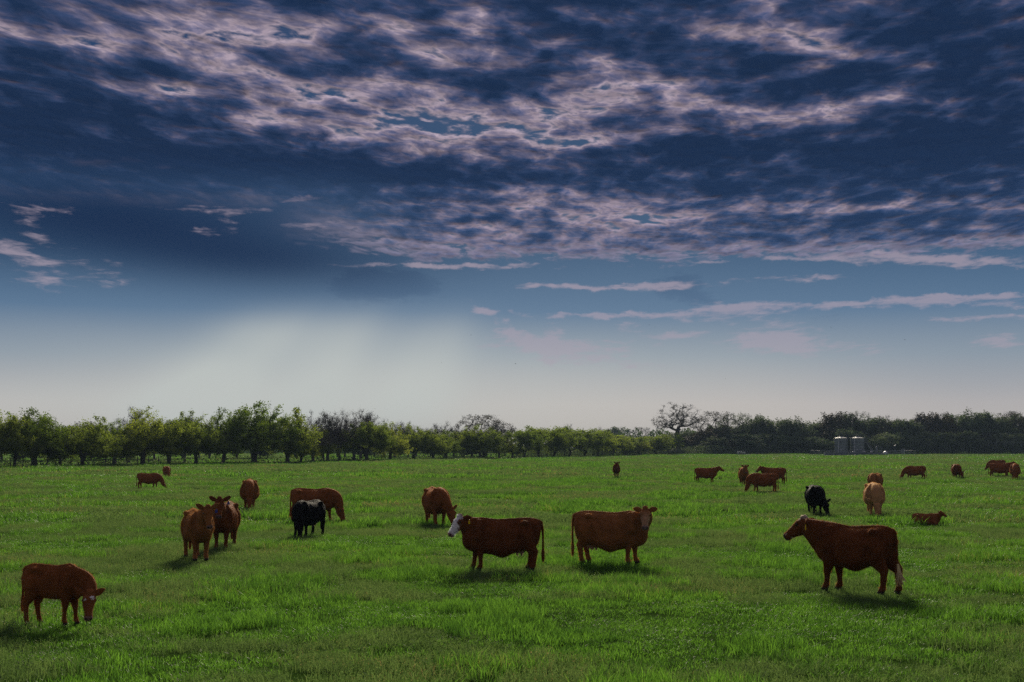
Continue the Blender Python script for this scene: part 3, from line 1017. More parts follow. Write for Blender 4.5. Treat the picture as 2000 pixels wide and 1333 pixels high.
# x, top, bottom, half width, squareness of the top
TRUNK = [(-0.91, 1.15, 0.94, 0.08, 0.0), (-0.87, 1.225, 0.74, 0.17, 0.1), (-0.77, 1.285, 0.60, 0.25, 0.25), (-0.58, 1.305, 0.53, 0.29, 0.3),
         (-0.42, 1.285, 0.485, 0.315, 0.2), (-0.18, 1.262, 0.435, 0.365, 0.0), (0.06, 1.262, 0.41, 0.375, -0.05), (0.28, 1.275, 0.425, 0.345, -0.1),
         (0.46, 1.30, 0.46, 0.30, -0.2), (0.62, 1.29, 0.485, 0.265, -0.2), (0.76, 1.22, 0.52, 0.22, -0.1), (0.87, 1.10, 0.60, 0.165, 0.0), (0.93, 0.96, 0.72, 0.08, 0.0)]


def catmull(rows, k=3):
    a = np.array(rows, float)
    out = []
    for i in range(len(a) - 1):
        p0, p1, p2, p3 = a[max(i - 1, 0)], a[i], a[i + 1], a[min(i + 2, len(a) - 1)]
        for j in range(k):
            t = j / k
            out.append(0.5 * (2 * p1 + (p2 - p0) * t + (2 * p0 - 5 * p1 + 4 * p2 - p3) * t * t + (3 * p1 - p0 - 3 * p2 + p3) * t ** 3))
    out.append(a[-1])
    return out


TRUNK = catmull(TRUNK)


def make_cow(poll, hdir, hup=(0, 0, 1), neck_mid=None, legs=(0, 0, 0, 0), L=1.0, W=1.0, belly=0.0, navel=0.04, hump=0.0, udder=0.0, hd=1.08,
             leg_r=1.0, marks=None, voxel=0.018, lying=False, tail=(0.0, 0.42), ear=0.0, neck_r=1.0, hips=1.0, hairs=0):
    """one body: trunk, neck, head with ears, four legs and tail fused into a single skin.
    x is forward, y is left; returns mesh and head frame"""
    g = Geo()
    drop = 0.50 if lying else 0.0
    N = 20
    rings = []
    for x, t, b, w, sq in TRUNK:
        bb = b + belly - navel * math.exp(-((x + 0.02) / 0.16) ** 2)
        mid, h = (t + bb) / 2, (t - bb) / 2
        r = []
        for j in range(N):
            a = 2 * math.pi * j / N
            sn, cs = math.sin(a), math.cos(a)
            yy = w * W * math.copysign(abs(sn) ** 0.82, sn) * (1.0 - (0.16 - sq * 0.35) * cs)
            zz = mid + h * math.copysign(abs(cs) ** 0.92, cs)
            r.append((x * L, yy, zz - drop))
        rings.append(r)
    g.rings(rings)
    # hook bones, spine and shoulder tops
    for s in (-1, 1):
        g.tube([(-0.44 * L, s * 0.20 * W, 1.17 - drop), (-0.50 * L, s * 0.245 * W * hips, 1.215 - drop), (-0.60 * L, s * 0.19 * W, 1.20 - drop)], [0.06, 0.075, 0.06], 10)
        g.tube([(-0.46 * L, s * 0.24 * W, 1.10 - drop), (-0.50 * L, s * 0.285 * W, 0.95 - drop), (-0.56 * L, s * 0.26 * W, 0.76 - drop)], [0.05, 0.075, 0.07], 10)
        g.tube([(0.50 * L, s * 0.10 * W, 1.28 - drop), (0.55 * L, s * 0.20 * W, 1.10 - drop), (0.58 * L, s * 0.24 * W, 0.86 - drop), (0.50 * L, s * 0.21 * W, 0.66 - drop)],
               [0.08, 0.115, 0.125, 0.07], 12)
        g.tube([(-0.80 * L, s * 0.12 * W, 1.15 - drop), (-0.83 * L, s * 0.15 * W, 1.02 - drop), (-0.78 * L, s * 0.17 * W, 0.84 - drop)], [0.07, 0.10, 0.09], 10)
    g.tube([(-0.90 * L, 0, 1.225 - drop), (-0.80 * L, 0, 1.275 - drop), (-0.60 * L, 0, 1.30 - drop), (0.1 * L, 0, 1.26 - drop), (0.5 * L, 0, 1.30 + hump - drop), (0.66 * L, 0, 1.25 - drop)],
           [0.04, 0.045, 0.05, 0.045, 0.06, 0.05], 8)
    leg_r *= 1.14
    # legs: left front, right front, left hind, right hind
    if not lying:
        for i, s in ((0, 1), (1, -1)):
            o = legs[i]
            g.tube([(0.52 * L, s * 0.19 * W, 0.86), (0.50 * L + o * 0.25, s * 0.185 * W, 0.68), (0.505 * L + o * 0.5, s * 0.165 * W, 0.53), (0.525 * L + o * 0.75, s * 0.155 * W, 0.385),
                    (0.52 * L + o * 0.85, s * 0.15 * W, 0.30), (0.52 * L + o * 0.95, s * 0.148 * W, 0.17), (0.525 * L + o, s * 0.148 * W, 0.115), (0.555 * L + o, s * 0.15 * W, 0.055), (0.575 * L + o, s * 0.15 * W, 0.0)],
                   [(0.125 * leg_r, 0.19 * leg_r), (0.105 * leg_r, 0.155 * leg_r), (0.078 * leg_r, 0.108 * leg_r), (0.060 * leg_r, 0.064 * leg_r), (0.046 * leg_r, 0.050 * leg_r), (0.043 * leg_r, 0.046 * leg_r),
                    (0.050 * leg_r, 0.055 * leg_r), (0.050 * leg_r, 0.056 * leg_r), (0.060 * leg_r, 0.075 * leg_r)], 12, side=(0, 1, 0))
        for i, s in ((2, 1), (3, -1)):
            o = legs[i]
            g.tube([(-0.62 * L, s * 0.17 * W, 1.02), (-0.60 * L + o * 0.1, s * 0.205 * W, 0.84), (-0.58 * L + o * 0.3, s * 0.20 * W, 0.69), (-0.68 * L + o * 0.6, s * 0.175 * W, 0.55), (-0.755 * L + o * 0.8, s * 0.155 * W, 0.45),
                    (-0.745 * L + o * 0.85, s * 0.15 * W, 0.36), (-0.725 * L + o * 0.95, s * 0.148 * W, 0.18), (-0.715 * L + o, s * 0.148 * W, 0.115), (-0.685 * L + o, s * 0.15 * W, 0.055), (-0.665 * L + o, s * 0.15 * W, 0.0)],
                   [(0.12, 0.23), (0.125, 0.235), (0.11 * leg_r, 0.175 * leg_r), (0.078 * leg_r, 0.115 * leg_r), (0.056 * leg_r, 0.085 * leg_r), (0.050 * leg_r, 0.062 * leg_r), (0.045 * leg_r, 0.050 * leg_r),
                    (0.050 * leg_r, 0.056 * leg_r), (0.050 * leg_r, 0.056 * leg_r), (0.060 * leg_r, 0.075 * leg_r)], 12, side=(0, 1, 0))
    else:
        for s in (-1, 1):
            g.tube([(-0.72 * L, s * 0.20, 0.42), (-0.45 * L, s * 0.34, 0.30), (-0.30 * L, s * 0.38, 0.14), (-0.60 * L, s * 0.40, 0.07), (-0.35 * L, s * 0.43, 0.05)], [0.2, 0.18, 0.10, 0.07, 0.05], 12)
            g.tube([(0.52 * L, s * 0.20, 0.36), (0.72 * L, s * 0.24, 0.22), (0.80 * L, s * 0.25, 0.09), (0.55 * L, s * 0.26, 0.06), (0.45 * L, s * 0.27, 0.05)], [0.14, 0.11, 0.07, 0.055, 0.05], 12)
    if udder:
        u = udder
        g.tube([(-0.52 * L, 0, 0.72), (-0.47 * L, 0, 0.62), (-0.44 * L, 0, 0.52 - 0.05 * u), (-0.42 * L, 0, 0.47 - 0.07 * u)], [(0.10, 0.16), (0.14 * u, 0.19 * u), (0.13 * u, 0.16 * u), (0.07 * u, 0.09 * u)], 12, side=(0, 1, 0))
        for sx in (-0.46, -0.36):
            for s in (-1, 1):
                g.tube([(sx * L, s * 0.06, 0.49 - 0.05 * u), (sx * L, s * 0.065, 0.39 - 0.05 * u)], [0.028, 0.02], 8)
    # tail
    tx, tz = tail
    g.tube([(-0.86 * L, 0, 1.255 - drop), (-0.93 * L, 0.0, 1.20 - drop), (-0.965 * L, tx * 0.2, max(1.02 - drop, .2)), (-0.955 * L - 0.02, tx * 0.5, max(0.75 - drop, .12)),
            (-0.945 * L - 0.03, tx * 0.9, max(tz + 0.12, 0.09)), (-0.945 * L - 0.03, tx, max(tz, 0.07)), (-0.945 * L - 0.03, tx, max(tz - 0.16, 0.05)), (-0.945 * L - 0.03, tx, max(tz - 0.24, 0.04))],
           [0.05, 0.045, 0.034, 0.028, 0.030, 0.046, 0.042, 0.018], 8)
    # head frame
    P = Vector(poll)
    d = Vector(hdir).normalized()
    up = Vector(hup)
    up = (up - d * up.dot(d)).normalized()
    sd = up.cross(d)                     # to the animal's left
    H = lambda s, u, v=0.0: P + (d * s + up * u + sd * v) * hd
    # neck
    a = Vector((0.56 * L, 0, 0.99 - drop))
    c = H(0.07, -0.06)
    m = Vector(neck_mid) if neck_mid else (a + c) / 2 + Vector((0.02, 0, 0.06))
    pts, rad = [], []
    for i in range(9):
        t = i / 8
        pts.append(a * (1 - t) ** 2 + m * 2 * t * (1 - t) + c * t * t)
        rad.append((neck_r * (0.215 * W * (1 - t) + 0.110 * hd * t), neck_r * (0.37 * (1 - t) ** 1.3 + 0.145 * hd * (1 - (1 - t) ** 1.3))))
    g.tube(pts, rad, 14, side=(0, 1, 0) if abs(d.y) < 0.3 or True else None)
    # dewlap from jaw to brisket
    th = c + (a - c) * 0.25 + Vector((0.02, 0, -0.07)) if not lying else c
    g.tube([H(0.16, -0.13), pts[6] + Vector((0.03, 0, -0.12)), pts[3] + Vector((0.10, 0, -0.20)), (0.80 * L, 0, 0.72 - drop), (0.70 * L, 0, 0.60 - drop)],
           [(0.035, 0.05), (0.04, 0.07), (0.05, 0.10), (0.08, 0.11), (0.09, 0.07)], 10, side=(0, 1, 0))
    # skull, cheeks, muzzle
    g.tube([H(-0.07, -0.02), H(-0.03, -0.015), H(0.04, -0.03), H(0.13, -0.045), H(0.22, -0.05), H(0.32, -0.045), H(0.40, -0.045), H(0.455, -0.05), H(0.50, -0.055), H(0.525, -0.06)],
           [(0.04 * hd, 0.04 * hd), (0.085 * hd, 0.085 * hd), (0.110 * hd, 0.125 * hd), (0.122 * hd, 0.150 * hd), (0.105 * hd, 0.135 * hd), (0.080 * hd, 0.105 * hd), (0.072 * hd, 0.088 * hd),
            (0.082 * hd, 0.088 * hd), (0.078 * hd, 0.078 * hd), (0.05 * hd, 0.05 * hd)], 14, side=tuple(sd))
    g.tube([H(-0.06, 0.03), H(-0.035, 0.075), H(0.01, 0.085), H(0.06, 0.06)], [(0.045 * hd, 0.03 * hd), (0.065 * hd, 0.045 * hd), (0.07 * hd, 0.04 * hd), (0.05 * hd, 0.03 * hd)], 10, side=tuple(sd))
    for s in (-1, 1):
        # brow, ear
        g.tube([H(0.09, 0.055, s * 0.075), H(0.14, 0.045, s * 0.095), H(0.19, 0.03, s * 0.085)], [0.03 * hd, 0.038 * hd, 0.028 * hd], 8)
        e0, e1 = H(-0.005, 0.0, s * 0.085), H(-0.045 - 0.03 * ear, -0.015 - 0.05 * ear, s * 0.165)
        e2, e3 = H(-0.08 + 0.02 * ear, -0.02 - 0.09 * ear, s * 0.235), H(-0.105 + 0.03 * ear, -0.03 - 0.13 * ear, s * 0.295)
        ud = tuple((up * 0.6 - d * 0.8).normalized())
        g.tube([e0, e1, e2, e3], [(0.040 * hd, 0.026 * hd), (0.072 * hd, 0.020 * hd), (0.066 * hd, 0.018 * hd), (0.022 * hd, 0.014 * hd)], 10, side=ud)
    # fuse
    tmp = link('cow_draft', g.mesh('cow_draft'))
    md = tmp.modifiers.new('r', 'REMESH')
    md.mode, md.voxel_size, md.adaptivity = 'VOXEL', voxel, 0.0
    md2 = tmp.modifiers.new('s', 'SMOOTH')
    md2.factor, md2.iterations = 0.5, 4
    dg = bpy.context.evaluated_depsgraph_get()
    me = bpy.data.meshes.new_from_object(tmp.evaluated_get(dg))
    bpy.data.objects.remove(tmp)
    me.name = 'cow_body'
    n = len(me.vertices)
    co = np.empty(n * 3, np.float32)
    me.vertices.foreach_get('co', co)
    co = co.reshape(-1, 3)
    # let the muscles flow together: smooth the trunk and neck more than head, tail and shanks
    ed = np.empty(len(me.edges) * 2, np.int32)
    me.edges.foreach_get('vertices', ed)
    ea, eb = ed[0::2], ed[1::2]
    deg = np.bincount(np.concatenate([ea, eb]), minlength=n).astype(np.float32)[:, None]
    r_ = (co - np.array(P)) / hd
    hh = np.linalg.norm(r_ - np.array(d) * 0.22, axis=1)
    w = np.clip((hh - 0.34) / 0.16, 0, 1) * np.clip((co[:, 2] - (0.42 if not lying else -0.3)) / 0.25, 0, 1) * np.clip((co[:, 0] + 0.93 * L) / 0.06, 0, 1)
    w = (w * 0.75)[:, None].astype(np.float32)
    for _ in range(int(13 * (0.016 / voxel) ** 2)):
        acc = np.zeros_like(co)
        for k3 in range(3):
            acc[:, k3] = np.bincount(ea, co[eb, k3], n) + np.bincount(eb, co[ea, k3], n)
        co += w * (acc / deg - co)
    me.vertices.foreach_set('co', co.ravel())
    me.update()
    if not lying:
        # muscle and bone: groove behind the shoulder, hollow flank, thigh crease, a hint of ribs
        nv = np.empty(n * 3, np.float32)
        me.vertices.foreach_get('normal', nv)
        nv = nv.reshape(-1, 3)
        x, y, z = co[:, 0] / L, co[:, 1], co[:, 2]
        g2 = lambda a, s: np.exp(-(a / s) ** 2)
        dp = -0.026 * g2(x - 0.335 + (z - 0.9) * 0.18, 0.045) * g2(z - 0.92, 0.30) - 0.050 * g2(x + 0.34, 0.085) * g2(z - 1.10, 0.085)
        dp += -0.030 * g2(x + 0.37 + (z - 0.75) * 0.35, 0.045) * g2(z - 0.76, 0.20) + 0.022 * g2(x - 0.50, 0.10) * g2(z - 0.92, 0.20) + 0.020 * g2(x + 0.62, 0.12) * g2(z - 0.86, 0.2)
        dp += 0.006 * np.sin((x + (z - 0.8) * 0.25) * 78) * g2(x + 0.0, 0.22) * g2(z - 0.88, 0.2)
        dp += -0.020 * g2(x - 0.66 - (z - 1.0) * 0.4, 0.05) * g2(z - 1.0, 0.2)
        co += nv * (dp * np.clip((np.abs(y) - 0.10) / 0.08, 0, 1) * np.clip((hh - 0.40) / 0.1, 0, 1))[:, None]
        me.vertices.foreach_set('co', co.ravel())
        me.update()
    rel = (co - np.array(P)) / hd
    hs, hu, hv = rel @ np.array(d), rel @ np.array(up), rel @ np.array(sd)
    col = np.zeros((n, 4), np.float32)
    rng = np.random.default_rng(5)

    def paint(w, rgb):
        w = np.clip(w, 0, 1)[:, None]
        a = col[:, 3:4]
        col[:, :3] = np.where(a + w > 0, (col[:, :3] * a * (1 - w) + np.array(rgb)[None] * w) / np.maximum(a * (1 - w) + w, 1e-5), 0)
        col[:, 3:4] = a * (1 - w) + w

    st = lambda x, a, b: np.clip((x - a) / (b - a), 0, 1)
    head = (hs > -0.12) & (hs < 0.62) & (np.abs(hv) < 0.34) & (np.abs(hu) < 0.24)
    soft = lambda x: x * x * (3 - 2 * x)
    mk = marks or {}
    if 'face' in mk:
        nz = np.sin(hs * 61 + hv * 37) * np.sin(hv * 83 - hs * 29) * 0.02
        w = head * st(hs + nz, -0.05, -0.01) * (1 - st(np.abs(hv) + nz - 0.06 * st(hs, 0.2, 0.4), 0.075, 0.10)) * st(hu + nz, -0.10 - 0.0, -0.04)
        w = np.maximum(w, head * st(hs + nz, 0.26, 0.31) * (np.abs(hv) < 0.13))
        spk = (np.sin(hs * 210 + 3) * np.sin(hv * 190 + 1) * np.sin(hu * 170)) > 0.45
        w = w * np.where(spk & (hs < 0.35), 0.45, 1.0)
        paint(w, mk['face'])
    if 'pale' in mk:
        paint(head * 0.75 * st(hs, 0.08, 0.26) * (np.abs(hv) < 0.14), mk['pale'])
    for (s0, u0, v0, r0) in mk.get('spots', []):
        dd = np.sqrt(((hs - s0) / r0) ** 2 + ((hu - u0) / (r0 * 1.3)) ** 2 + ((hv - v0) / r0) ** 2) + 0.28 * np.sin(hs * 95 + hv * 60 + s0 * 40) + 0.22 * np.sin(hv * 140 - hs * 70)
        paint(head * (1 - st(dd, 0.75, 1.1)), mk.get('spot_col', (0.6, 0.55, 0.5)))
    for (x0, y0, z0, r0, c0) in mk.get('patches', []):
        dd = np.sqrt(((co[:, 0] - x0) / r0) ** 2 + ((co[:, 1] - y0) / r0) ** 2 + ((co[:, 2] - z0) / (r0 * 0.8)) ** 2)
        paint(1 - st(dd, 0.7, 1.1), c0)
    paint(head * soft(st(hs, 0.462, 0.492)) * (np.abs(hv) < 0.12), mk.get('nose', (0.10, 0.055, 0.045)))
    for s in (-1, 1):
        dd = np.sqrt(((hs - 0.515) / 0.028) ** 2 + ((hu + 0.015) / 0.022) ** 2 + ((hv - s * 0.042) / 0.024) ** 2)
        paint(head * (1 - st(dd, 0.7, 1.2)), (0.012, 0.008, 0.008))
    if not lying:
        paint(1 - st(co[:, 2], 0.05, 0.075), (0.035, 0.026, 0.02))
    if udder:
        paint(0.8 * (np.abs(co[:, 0] + 0.42 * L) < 0.2) * (np.abs(co[:, 1]) < 0.15) * (1 - st(co[:, 2], 0.54, 0.60)) * (co[:, 2] > 0.33), (0.36, 0.22, 0.18))
    at = me.color_attributes.new('mark', 'FLOAT_COLOR', 'POINT')
    at.data.foreach_set('color', col.ravel())
    me.polygons.foreach_set('use_smooth', [True] * len(me.polygons))
    me.materials.clear()
    me.materials.append(M_COAT)
    me.update()
    hair = None
    if hairs:
        rng = np.random.default_rng(9)
        nrm = np.empty(n * 3, np.float32)
        me.vertices.foreach_get('normal', nrm)
        nrm = nrm.reshape(-1, 3)
        ok = np.where(col[:, 2] * col[:, 3] > -1)[0] if lying else np.where(co[:, 2] > 0.08)[0]
        pick = rng.choice(ok, hairs)
        p0 = co[pick] + rng.normal(0, voxel * .4, (hairs, 3))
        flow = np.array([-0.65, 0, -0.75]) + rng.normal(0, .25, (hairs, 3))
        nn = nrm[pick]
        flow = flow - nn * (flow * nn).sum(1)[:, None]
        dr = nn * rng.uniform(.35, .8, (hairs, 1)) + flow * 0.8
        dr /= np.linalg.norm(dr, axis=1)[:, None]
        ln = rng.uniform(.018, .042, (hairs, 1)) * np.where(hh[pick] < .42, .55, 1.0)[:, None]
        sd2 = np.cross(dr, nn)
        sd2 /= np.maximum(np.linalg.norm(sd2, axis=1), 1e-5)[:, None]
        vv = np.stack([p0 - sd2 * .0035 - nn * .004, p0 + sd2 * .0035 - nn * .004, p0 + dr * ln], 1).reshape(-1, 3)
        hair = bpy.data.meshes.new('coat_hair')
        hair.from_pydata(vv.tolist(), [], [(3 * i, 3 * i + 1, 3 * i + 2) for i in range(hairs)])
        at2 = hair.color_attributes.new('mark', 'FLOAT_COLOR', 'POINT')
        at2.data.foreach_set('color', np.repeat(col[pick], 3, 0).ravel())
        hair.materials.append(M_HAIR)
    return dict(mesh=me, hair=hair, H=H, hd=hd, up=up, d=d, sd=sd, ear=ear, L=L)


def ball(r, n=8):
    g = Geo()
    g.tube([(0, 0, -r), (0, 0, -r * 0.8), (0, 0, -r * 0.3), (0, 0, r * 0.3), (0, 0, r * 0.8), (0, 0, r)],
           [r * 0.05, r * 0.6, r * 0.95, r * 0.95, r * 0.6, r * 0.05], n)
    return g


EYE_MESH = ball(0.027, 10).mesh('eye', M_EYE, True)


def tag_mesh(mat):
    g = Geo()
    g.rings([[(x, y, z) for x, z in ((-0.012, 0.0), (0.012, 0.0), (0.016, -0.03), (0.034, -0.042), (0.036, -0.105), (-0.036, -0.105), (-0.034, -0.042), (-0.016, -0.03))] for y in (-0.004, 0.004)])
    g.tube([(0, -0.012, -0.008), (0, 0.012, -0.008)], 0.010, 8)
    return g.mesh('ear_tag', mat)


TAG_MESH, TAG_BLUE_MESH = tag_mesh(M_TAG), tag_mesh(M_TAG_BLUE)


def tail_switch_mesh():
    g, rr = Geo(), random.Random(4)
    for i in range(46):
        a, r0 = rr.uniform(0, 6.28), rr.uniform(0, 0.035)
        x, y = math.cos(a) * r0, math.sin(a) * r0
        ox, oy, ln = rr.uniform(-0.20, 0.03), rr.uniform(-0.05, 0.05), rr.uniform(0.30, 0.46)
        g.tube([(x, y, 0), (x + ox * 0.25, y + oy * 0.4, -ln * 0.4), (x + ox * 0.6, y + oy * 0.8, -ln * 0.75), (x + ox, y + oy, -ln)], [0.007, 0.008, 0.006, 0.001], 4)
    return g.mesh('tail_switch', M_SWITCH)


BULL_OR_COW = 'red cattle grazing or standing in the pasture'


def place_cow(name, label, cat, B, px, foot, rel, color, scale=1.0, tags=(), eyes=True, switch=None, group=BULL_OR_COW, sink=0.0):
    """stand a body on the pasture; rel is the heading against the line of sight: 0 right, 90 away, 180 left, 270 to the lens"""
    g = ground_at(px, foot)
    yaw = math.atan2(g.x, g.y)
    o = thing(name, label, cat, (g.x, g.y, -sink), R(rel) - yaw, group, scale)
    b = link('body', B['mesh'], o)
    b.color = (*color, 1.0)
    if B['hair']:
        hr = link('coat_hair', B['hair'], o)
        hr.color = (*color, 1.0)
        hr['kind'] = 'stuff'
    if eyes:
        for s in (-1, 1):
            e = link('eye', EYE_MESH, o)
            e.location = B['H'](0.145, 0.020, s * 0.112)
            e.scale = (B['hd'],) * 3
    for s, which in tags:
        t = link('ear_tag', TAG_MESH if which == 'y' else TAG_BLUE_MESH, o)
        t.location = B['H'](-0.045 - 0.05 * B['ear'] + 0.03, -0.055 - 0.09 * B['ear'], s * 0.225)
        zz = Vector((0, 0, 1))
        yy = (-B['d']).normalized() if abs(B['d'].z) < 0.95 else Vector((1, 0, 0))
        yy = (yy - zz * yy.dot(zz)).normalized()
        t.rotation_euler = Matrix((yy.cross(zz), yy, zz)).transposed().to_euler()
    if switch:
        w = link('tail_switch', tail_switch_mesh(), o)
        w.location = switch
    return o


def deg_dir(yaw, pitch):
    """head direction: yaw to the animal's left, pitch below level, degrees"""
    y, p = R(yaw), R(pitch)
    return (math.cos(y) * math.cos(p), math.sin(y) * math.cos(p), -math.sin(p))


RED, DARKRED, BROWN, TAN, BLACK = (0.188, 0.064, 0.019), (0.128, 0.042, 0.013), (0.222, 0.090, 0.028), (0.38, 0.200, 0.082), (0.007, 0.0065, 0.0065)

B_calf = make_cow((1.02, -0.33, 0.72), deg_dir(-62, 54), (0.5, -0.7, 0.6), neck_mid=(1.0, -0.02, 1.02), legs=(0.10, -0.08, 0.16, -0.04), L=0.76, W=0.64, belly=0.14, navel=0.0, hd=1.16, ear=-0.35,
                  leg_r=0.86, neck_r=0.82, marks=dict(spots=[(0.15, 0.06, -0.085, 0.026), (0.12, 0.085, 0.045, 0.042), (0.50, -0.02, 0.05, 0.03)], nose=(0.22, 0.12, 0.10)), voxel=0.015, tail=(0.02, 0.50), hips=0.95, hairs=14000)
B_front_r = make_cow((1.02, 0.06, 1.40), deg_dir(4, 58), neck_mid=(0.92, 0.0, 1.26), legs=(0.02, -0.03, 0.05, -0.1), L=1.0, W=0.95, belly=0.03, navel=0.02, ear=-0.45, marks=dict(nose=(0.15, 0.09, 0.08)), voxel=0.016, hairs=14000)
B_front_l = make_cow((1.02, 0.05, 1.42), deg_dir(8, 52), neck_mid=(0.92, 0.0, 1.28), legs=(0.0, -0.02, 0.05, -0.1), L=0.98, W=0.92, belly=0.04, navel=0.02, ear=-0.35, marks=dict(nose=(0.12, 0.08, 0.08)), voxel=0.016, hairs=12000)
B_graze = make_cow((1.10, 0.0, 0.60), deg_dir(0, 68), (1, 0, 0.6), neck_mid=(1.10, 0.0, 1.06), hd=1.16, ear=-0.2, legs=(0.12, -0.1, 0.08, -0.1), udder=0.7, W=1.14, hairs=9000)
B_graze_l = make_cow((1.06, 0.26, 0.60), deg_dir(28, 66), (1, 0.3, 0.6), neck_mid=(1.06, 0.06, 1.06), hd=1.16, ear=-0.2, legs=(-0.08, 0.14, -0.1, 0.10), udder=0.6, W=1.1, hairs=9000)
B_graze_far = make_cow((1.20, -0.04, 0.46), deg_dir(-4, 50), (0.7, 0, 1), neck_mid=(1.06, 0.0, 0.98), legs=(0.14, -0.12, -0.1, 0.14), voxel=0.022)
B_white = make_cow((1.06, 0.10, 1.33), deg_dir(34, 46), neck_mid=(0.94, 0.0, 1.18), legs=(-0.02, 0.14, -0.02, 0.06), L=1.10, navel=0.08, belly=-0.03, W=1.0, udder=0.75, marks=dict(face=(0.60, 0.56, 0.52), nose=(0.26, 0.14, 0.13)), voxel=0.015, ear=0.25, hairs=18000)
B_turn = make_cow((0.92, -0.22, 1.36), deg_dir(-84, 46), neck_mid=(0.96, 0.02, 1.16), legs=(0.08, -0.08, 0.12, 0.0), L=1.02, navel=0.07, belly=-0.06, W=1.05, udder=1.15, marks=dict(pale=(0.36, 0.22, 0.12), nose=(0.22, 0.14, 0.12)), voxel=0.015, ear=0.1, tail=(0.05, 0.40), hairs=18000)
B_big = make_cow((1.05, 0.02, 1.36), deg_dir(6, 34), neck_mid=(0.94, 0.0, 1.20), legs=(0.10, -0.06, 0.02, -0.20), L=0.88, W=0.98, navel=0.06, belly=0.05, neck_r=1.06,
                 marks=dict(spots=[(-0.05, 0.09, 0.0, 0.07), (0.45, 0.0, 0.07, 0.024), (0.40, -0.13, 0.03, 0.03), (0.03, 0.085, 0.03, 0.05)], nose=(0.05, 0.03, 0.03), patches=[(0.58, 0.06, 0.56, 0.10, (0.40, 0.32, 0.25))], spot_col=(0.40, 0.30, 0.22)),
                 voxel=0.015, tail=(0.04, 0.50), ear=0.4, hairs=20000)
B_stand = make_cow((1.10, 0.0, 1.36), deg_dir(0, 30), neck_mid=(0.92, 0.0, 1.22), legs=(0.06, -0.08, 0.10, -0.08), udder=0.5, voxel=0.022)
B_stand_l = make_cow((1.04, 0.12, 1.36), deg_dir(40, 36), neck_mid=(0.92, 0.0, 1.22), legs=(-0.06, 0.08, -0.10, 0.10), udder=0.4, voxel=0.022)
B_lie = make_cow((0.92, -0.02, 0.92), deg_dir(-12, 28), neck_mid=(0.84, 0.0, 0.66), L=0.84, W=0.8, lying=True, hd=0.9, voxel=0.02, navel=0.0, belly=0.04)

place_cow('calf', 'young red calf with white face spots grazing alone at the bottom left', 'calf', B_calf, 103, 1220, -29, RED, 0.735)
place_cow('cow', 'red cow facing the lens, front one of the pair with raised ears', 'cow', B_front_r, 384, 1092, 281, BROWN, 0.95, tags=((1, 'b'),))
place_cow('cow', 'red cow half hidden behind the front cow of the staring pair', 'cow', B_front_l, 439, 1071, 258, DARKRED, 0.98, tags=((1, 'b'),))
place_cow('cow', 'red cow grazing head on, alone behind the staring pair', 'cow', B_graze, 487, 995, 270, RED, 1.03)
place_cow('cow', 'red cow grazing sideways behind the black calf', 'cow', B_graze, 612, 1019, -20, RED, 0.96)
place_cow('calf', 'black calf grazing in front of a red cow', 'calf', B_graze_l, 602, 1047, 240, BLACK, 0.86)
place_cow('cow', 'far red cow grazing to the right below the near left trees', 'cow', B_graze_far, 290, 955, -6, RED, 0.80)
place_cow('cow', 'farthest red cow on the left, seen end on below the trees', 'cow', B_graze_far, 325, 934, 282, RED, 0.80)
place_cow('cow', 'red cow grazing three quarters on behind the white faced cow', 'cow', B_graze_l, 851, 1026, 284, RED, 1.04)
place_cow('cow', 'white faced red cow with a yellow ear tag standing side on', 'cow', B_white, 980, 1113, 184, DARKRED, 0.91, tags=((1, 'y'),))
place_cow('cow', 'light brown cow with heavy udder turning her pale face to the lens', 'cow', B_turn, 1193, 1101, -9, BROWN, 0.97)
place_cow('cow', 'far red cow standing alone facing the lens near the middle', 'cow', B_front_r, 1204, 934, 270, DARKRED, 0.96)
place_cow('cow', 'far red cow standing side on and looking right', 'cow', B_stand, 1379, 944, -3, RED, 0.90)
place_cow('cow', 'far brown cow facing the lens with a small calf beside her', 'cow', B_front_l, 1452, 949, 276, BROWN, 0.99)
place_cow('calf', 'small dark calf close beside a far brown cow', 'calf', B_calf, 1468, 949, 200, DARKRED, 0.62)
place_cow('cow', 'red cow grazing to the left in front of another red cow', 'cow', B_graze, 1492, 962, 184, RED, 0.90)
place_cow('cow', 'red cow standing behind a grazing cow and looking left', 'cow', B_stand_l, 1512, 946, 176, RED, 0.94)
place_cow('calf', 'black calf grazing with lowered head behind the big tagged cow', 'calf', B_graze_l, 1592, 1005, 280, BLACK, 0.93)
place_cow('cow', 'tan cow grazing head on with bright edges to her back', 'cow', B_graze, 1708, 1007, 275, TAN, 1.02)
place_cow('cow', 'tan red cow mostly hidden behind the tan cow grazing head on', 'cow', B_graze_l, 1710, 964, 255, BROWN, 0.93)
place_cow('cow', 'big dark red cow with two yellow ear tags and blond tail', 'cow', B_big, 1672, 1156, 157, DARKRED, 1.0, tags=((1, 'y'),), switch=(-0.87, 0.04, 0.60))
place_cow('calf', 'red calf lying down in the grass with raised head', 'calf', B_lie, 1808, 1026, -8, RED, 0.58, sink=0.05)
place_cow('cow', 'far red cow grazing to the left, alone beyond the lying calf', 'cow', B_graze_far, 1788, 938, 176, RED, 0.90)
place_cow('cow', 'far dark red cow grazing head on between two side on cows', 'cow', B_graze_l, 1868, 936, 280, DARKRED, 0.98)
place_cow('cow', 'far red cow standing side on at the right edge', 'cow', B_stand, 1954, 934, 0, RED, 1.02)
place_cow('cow', 'far red cow grazing head on at the very right edge', 'cow', B_graze, 1983, 938, 270, RED, 1.05)
place_cow('cow', 'red cow of which only the back shows over a side on cow', 'cow', B_graze_far, 1948, 920, 182, RED, 0.95)

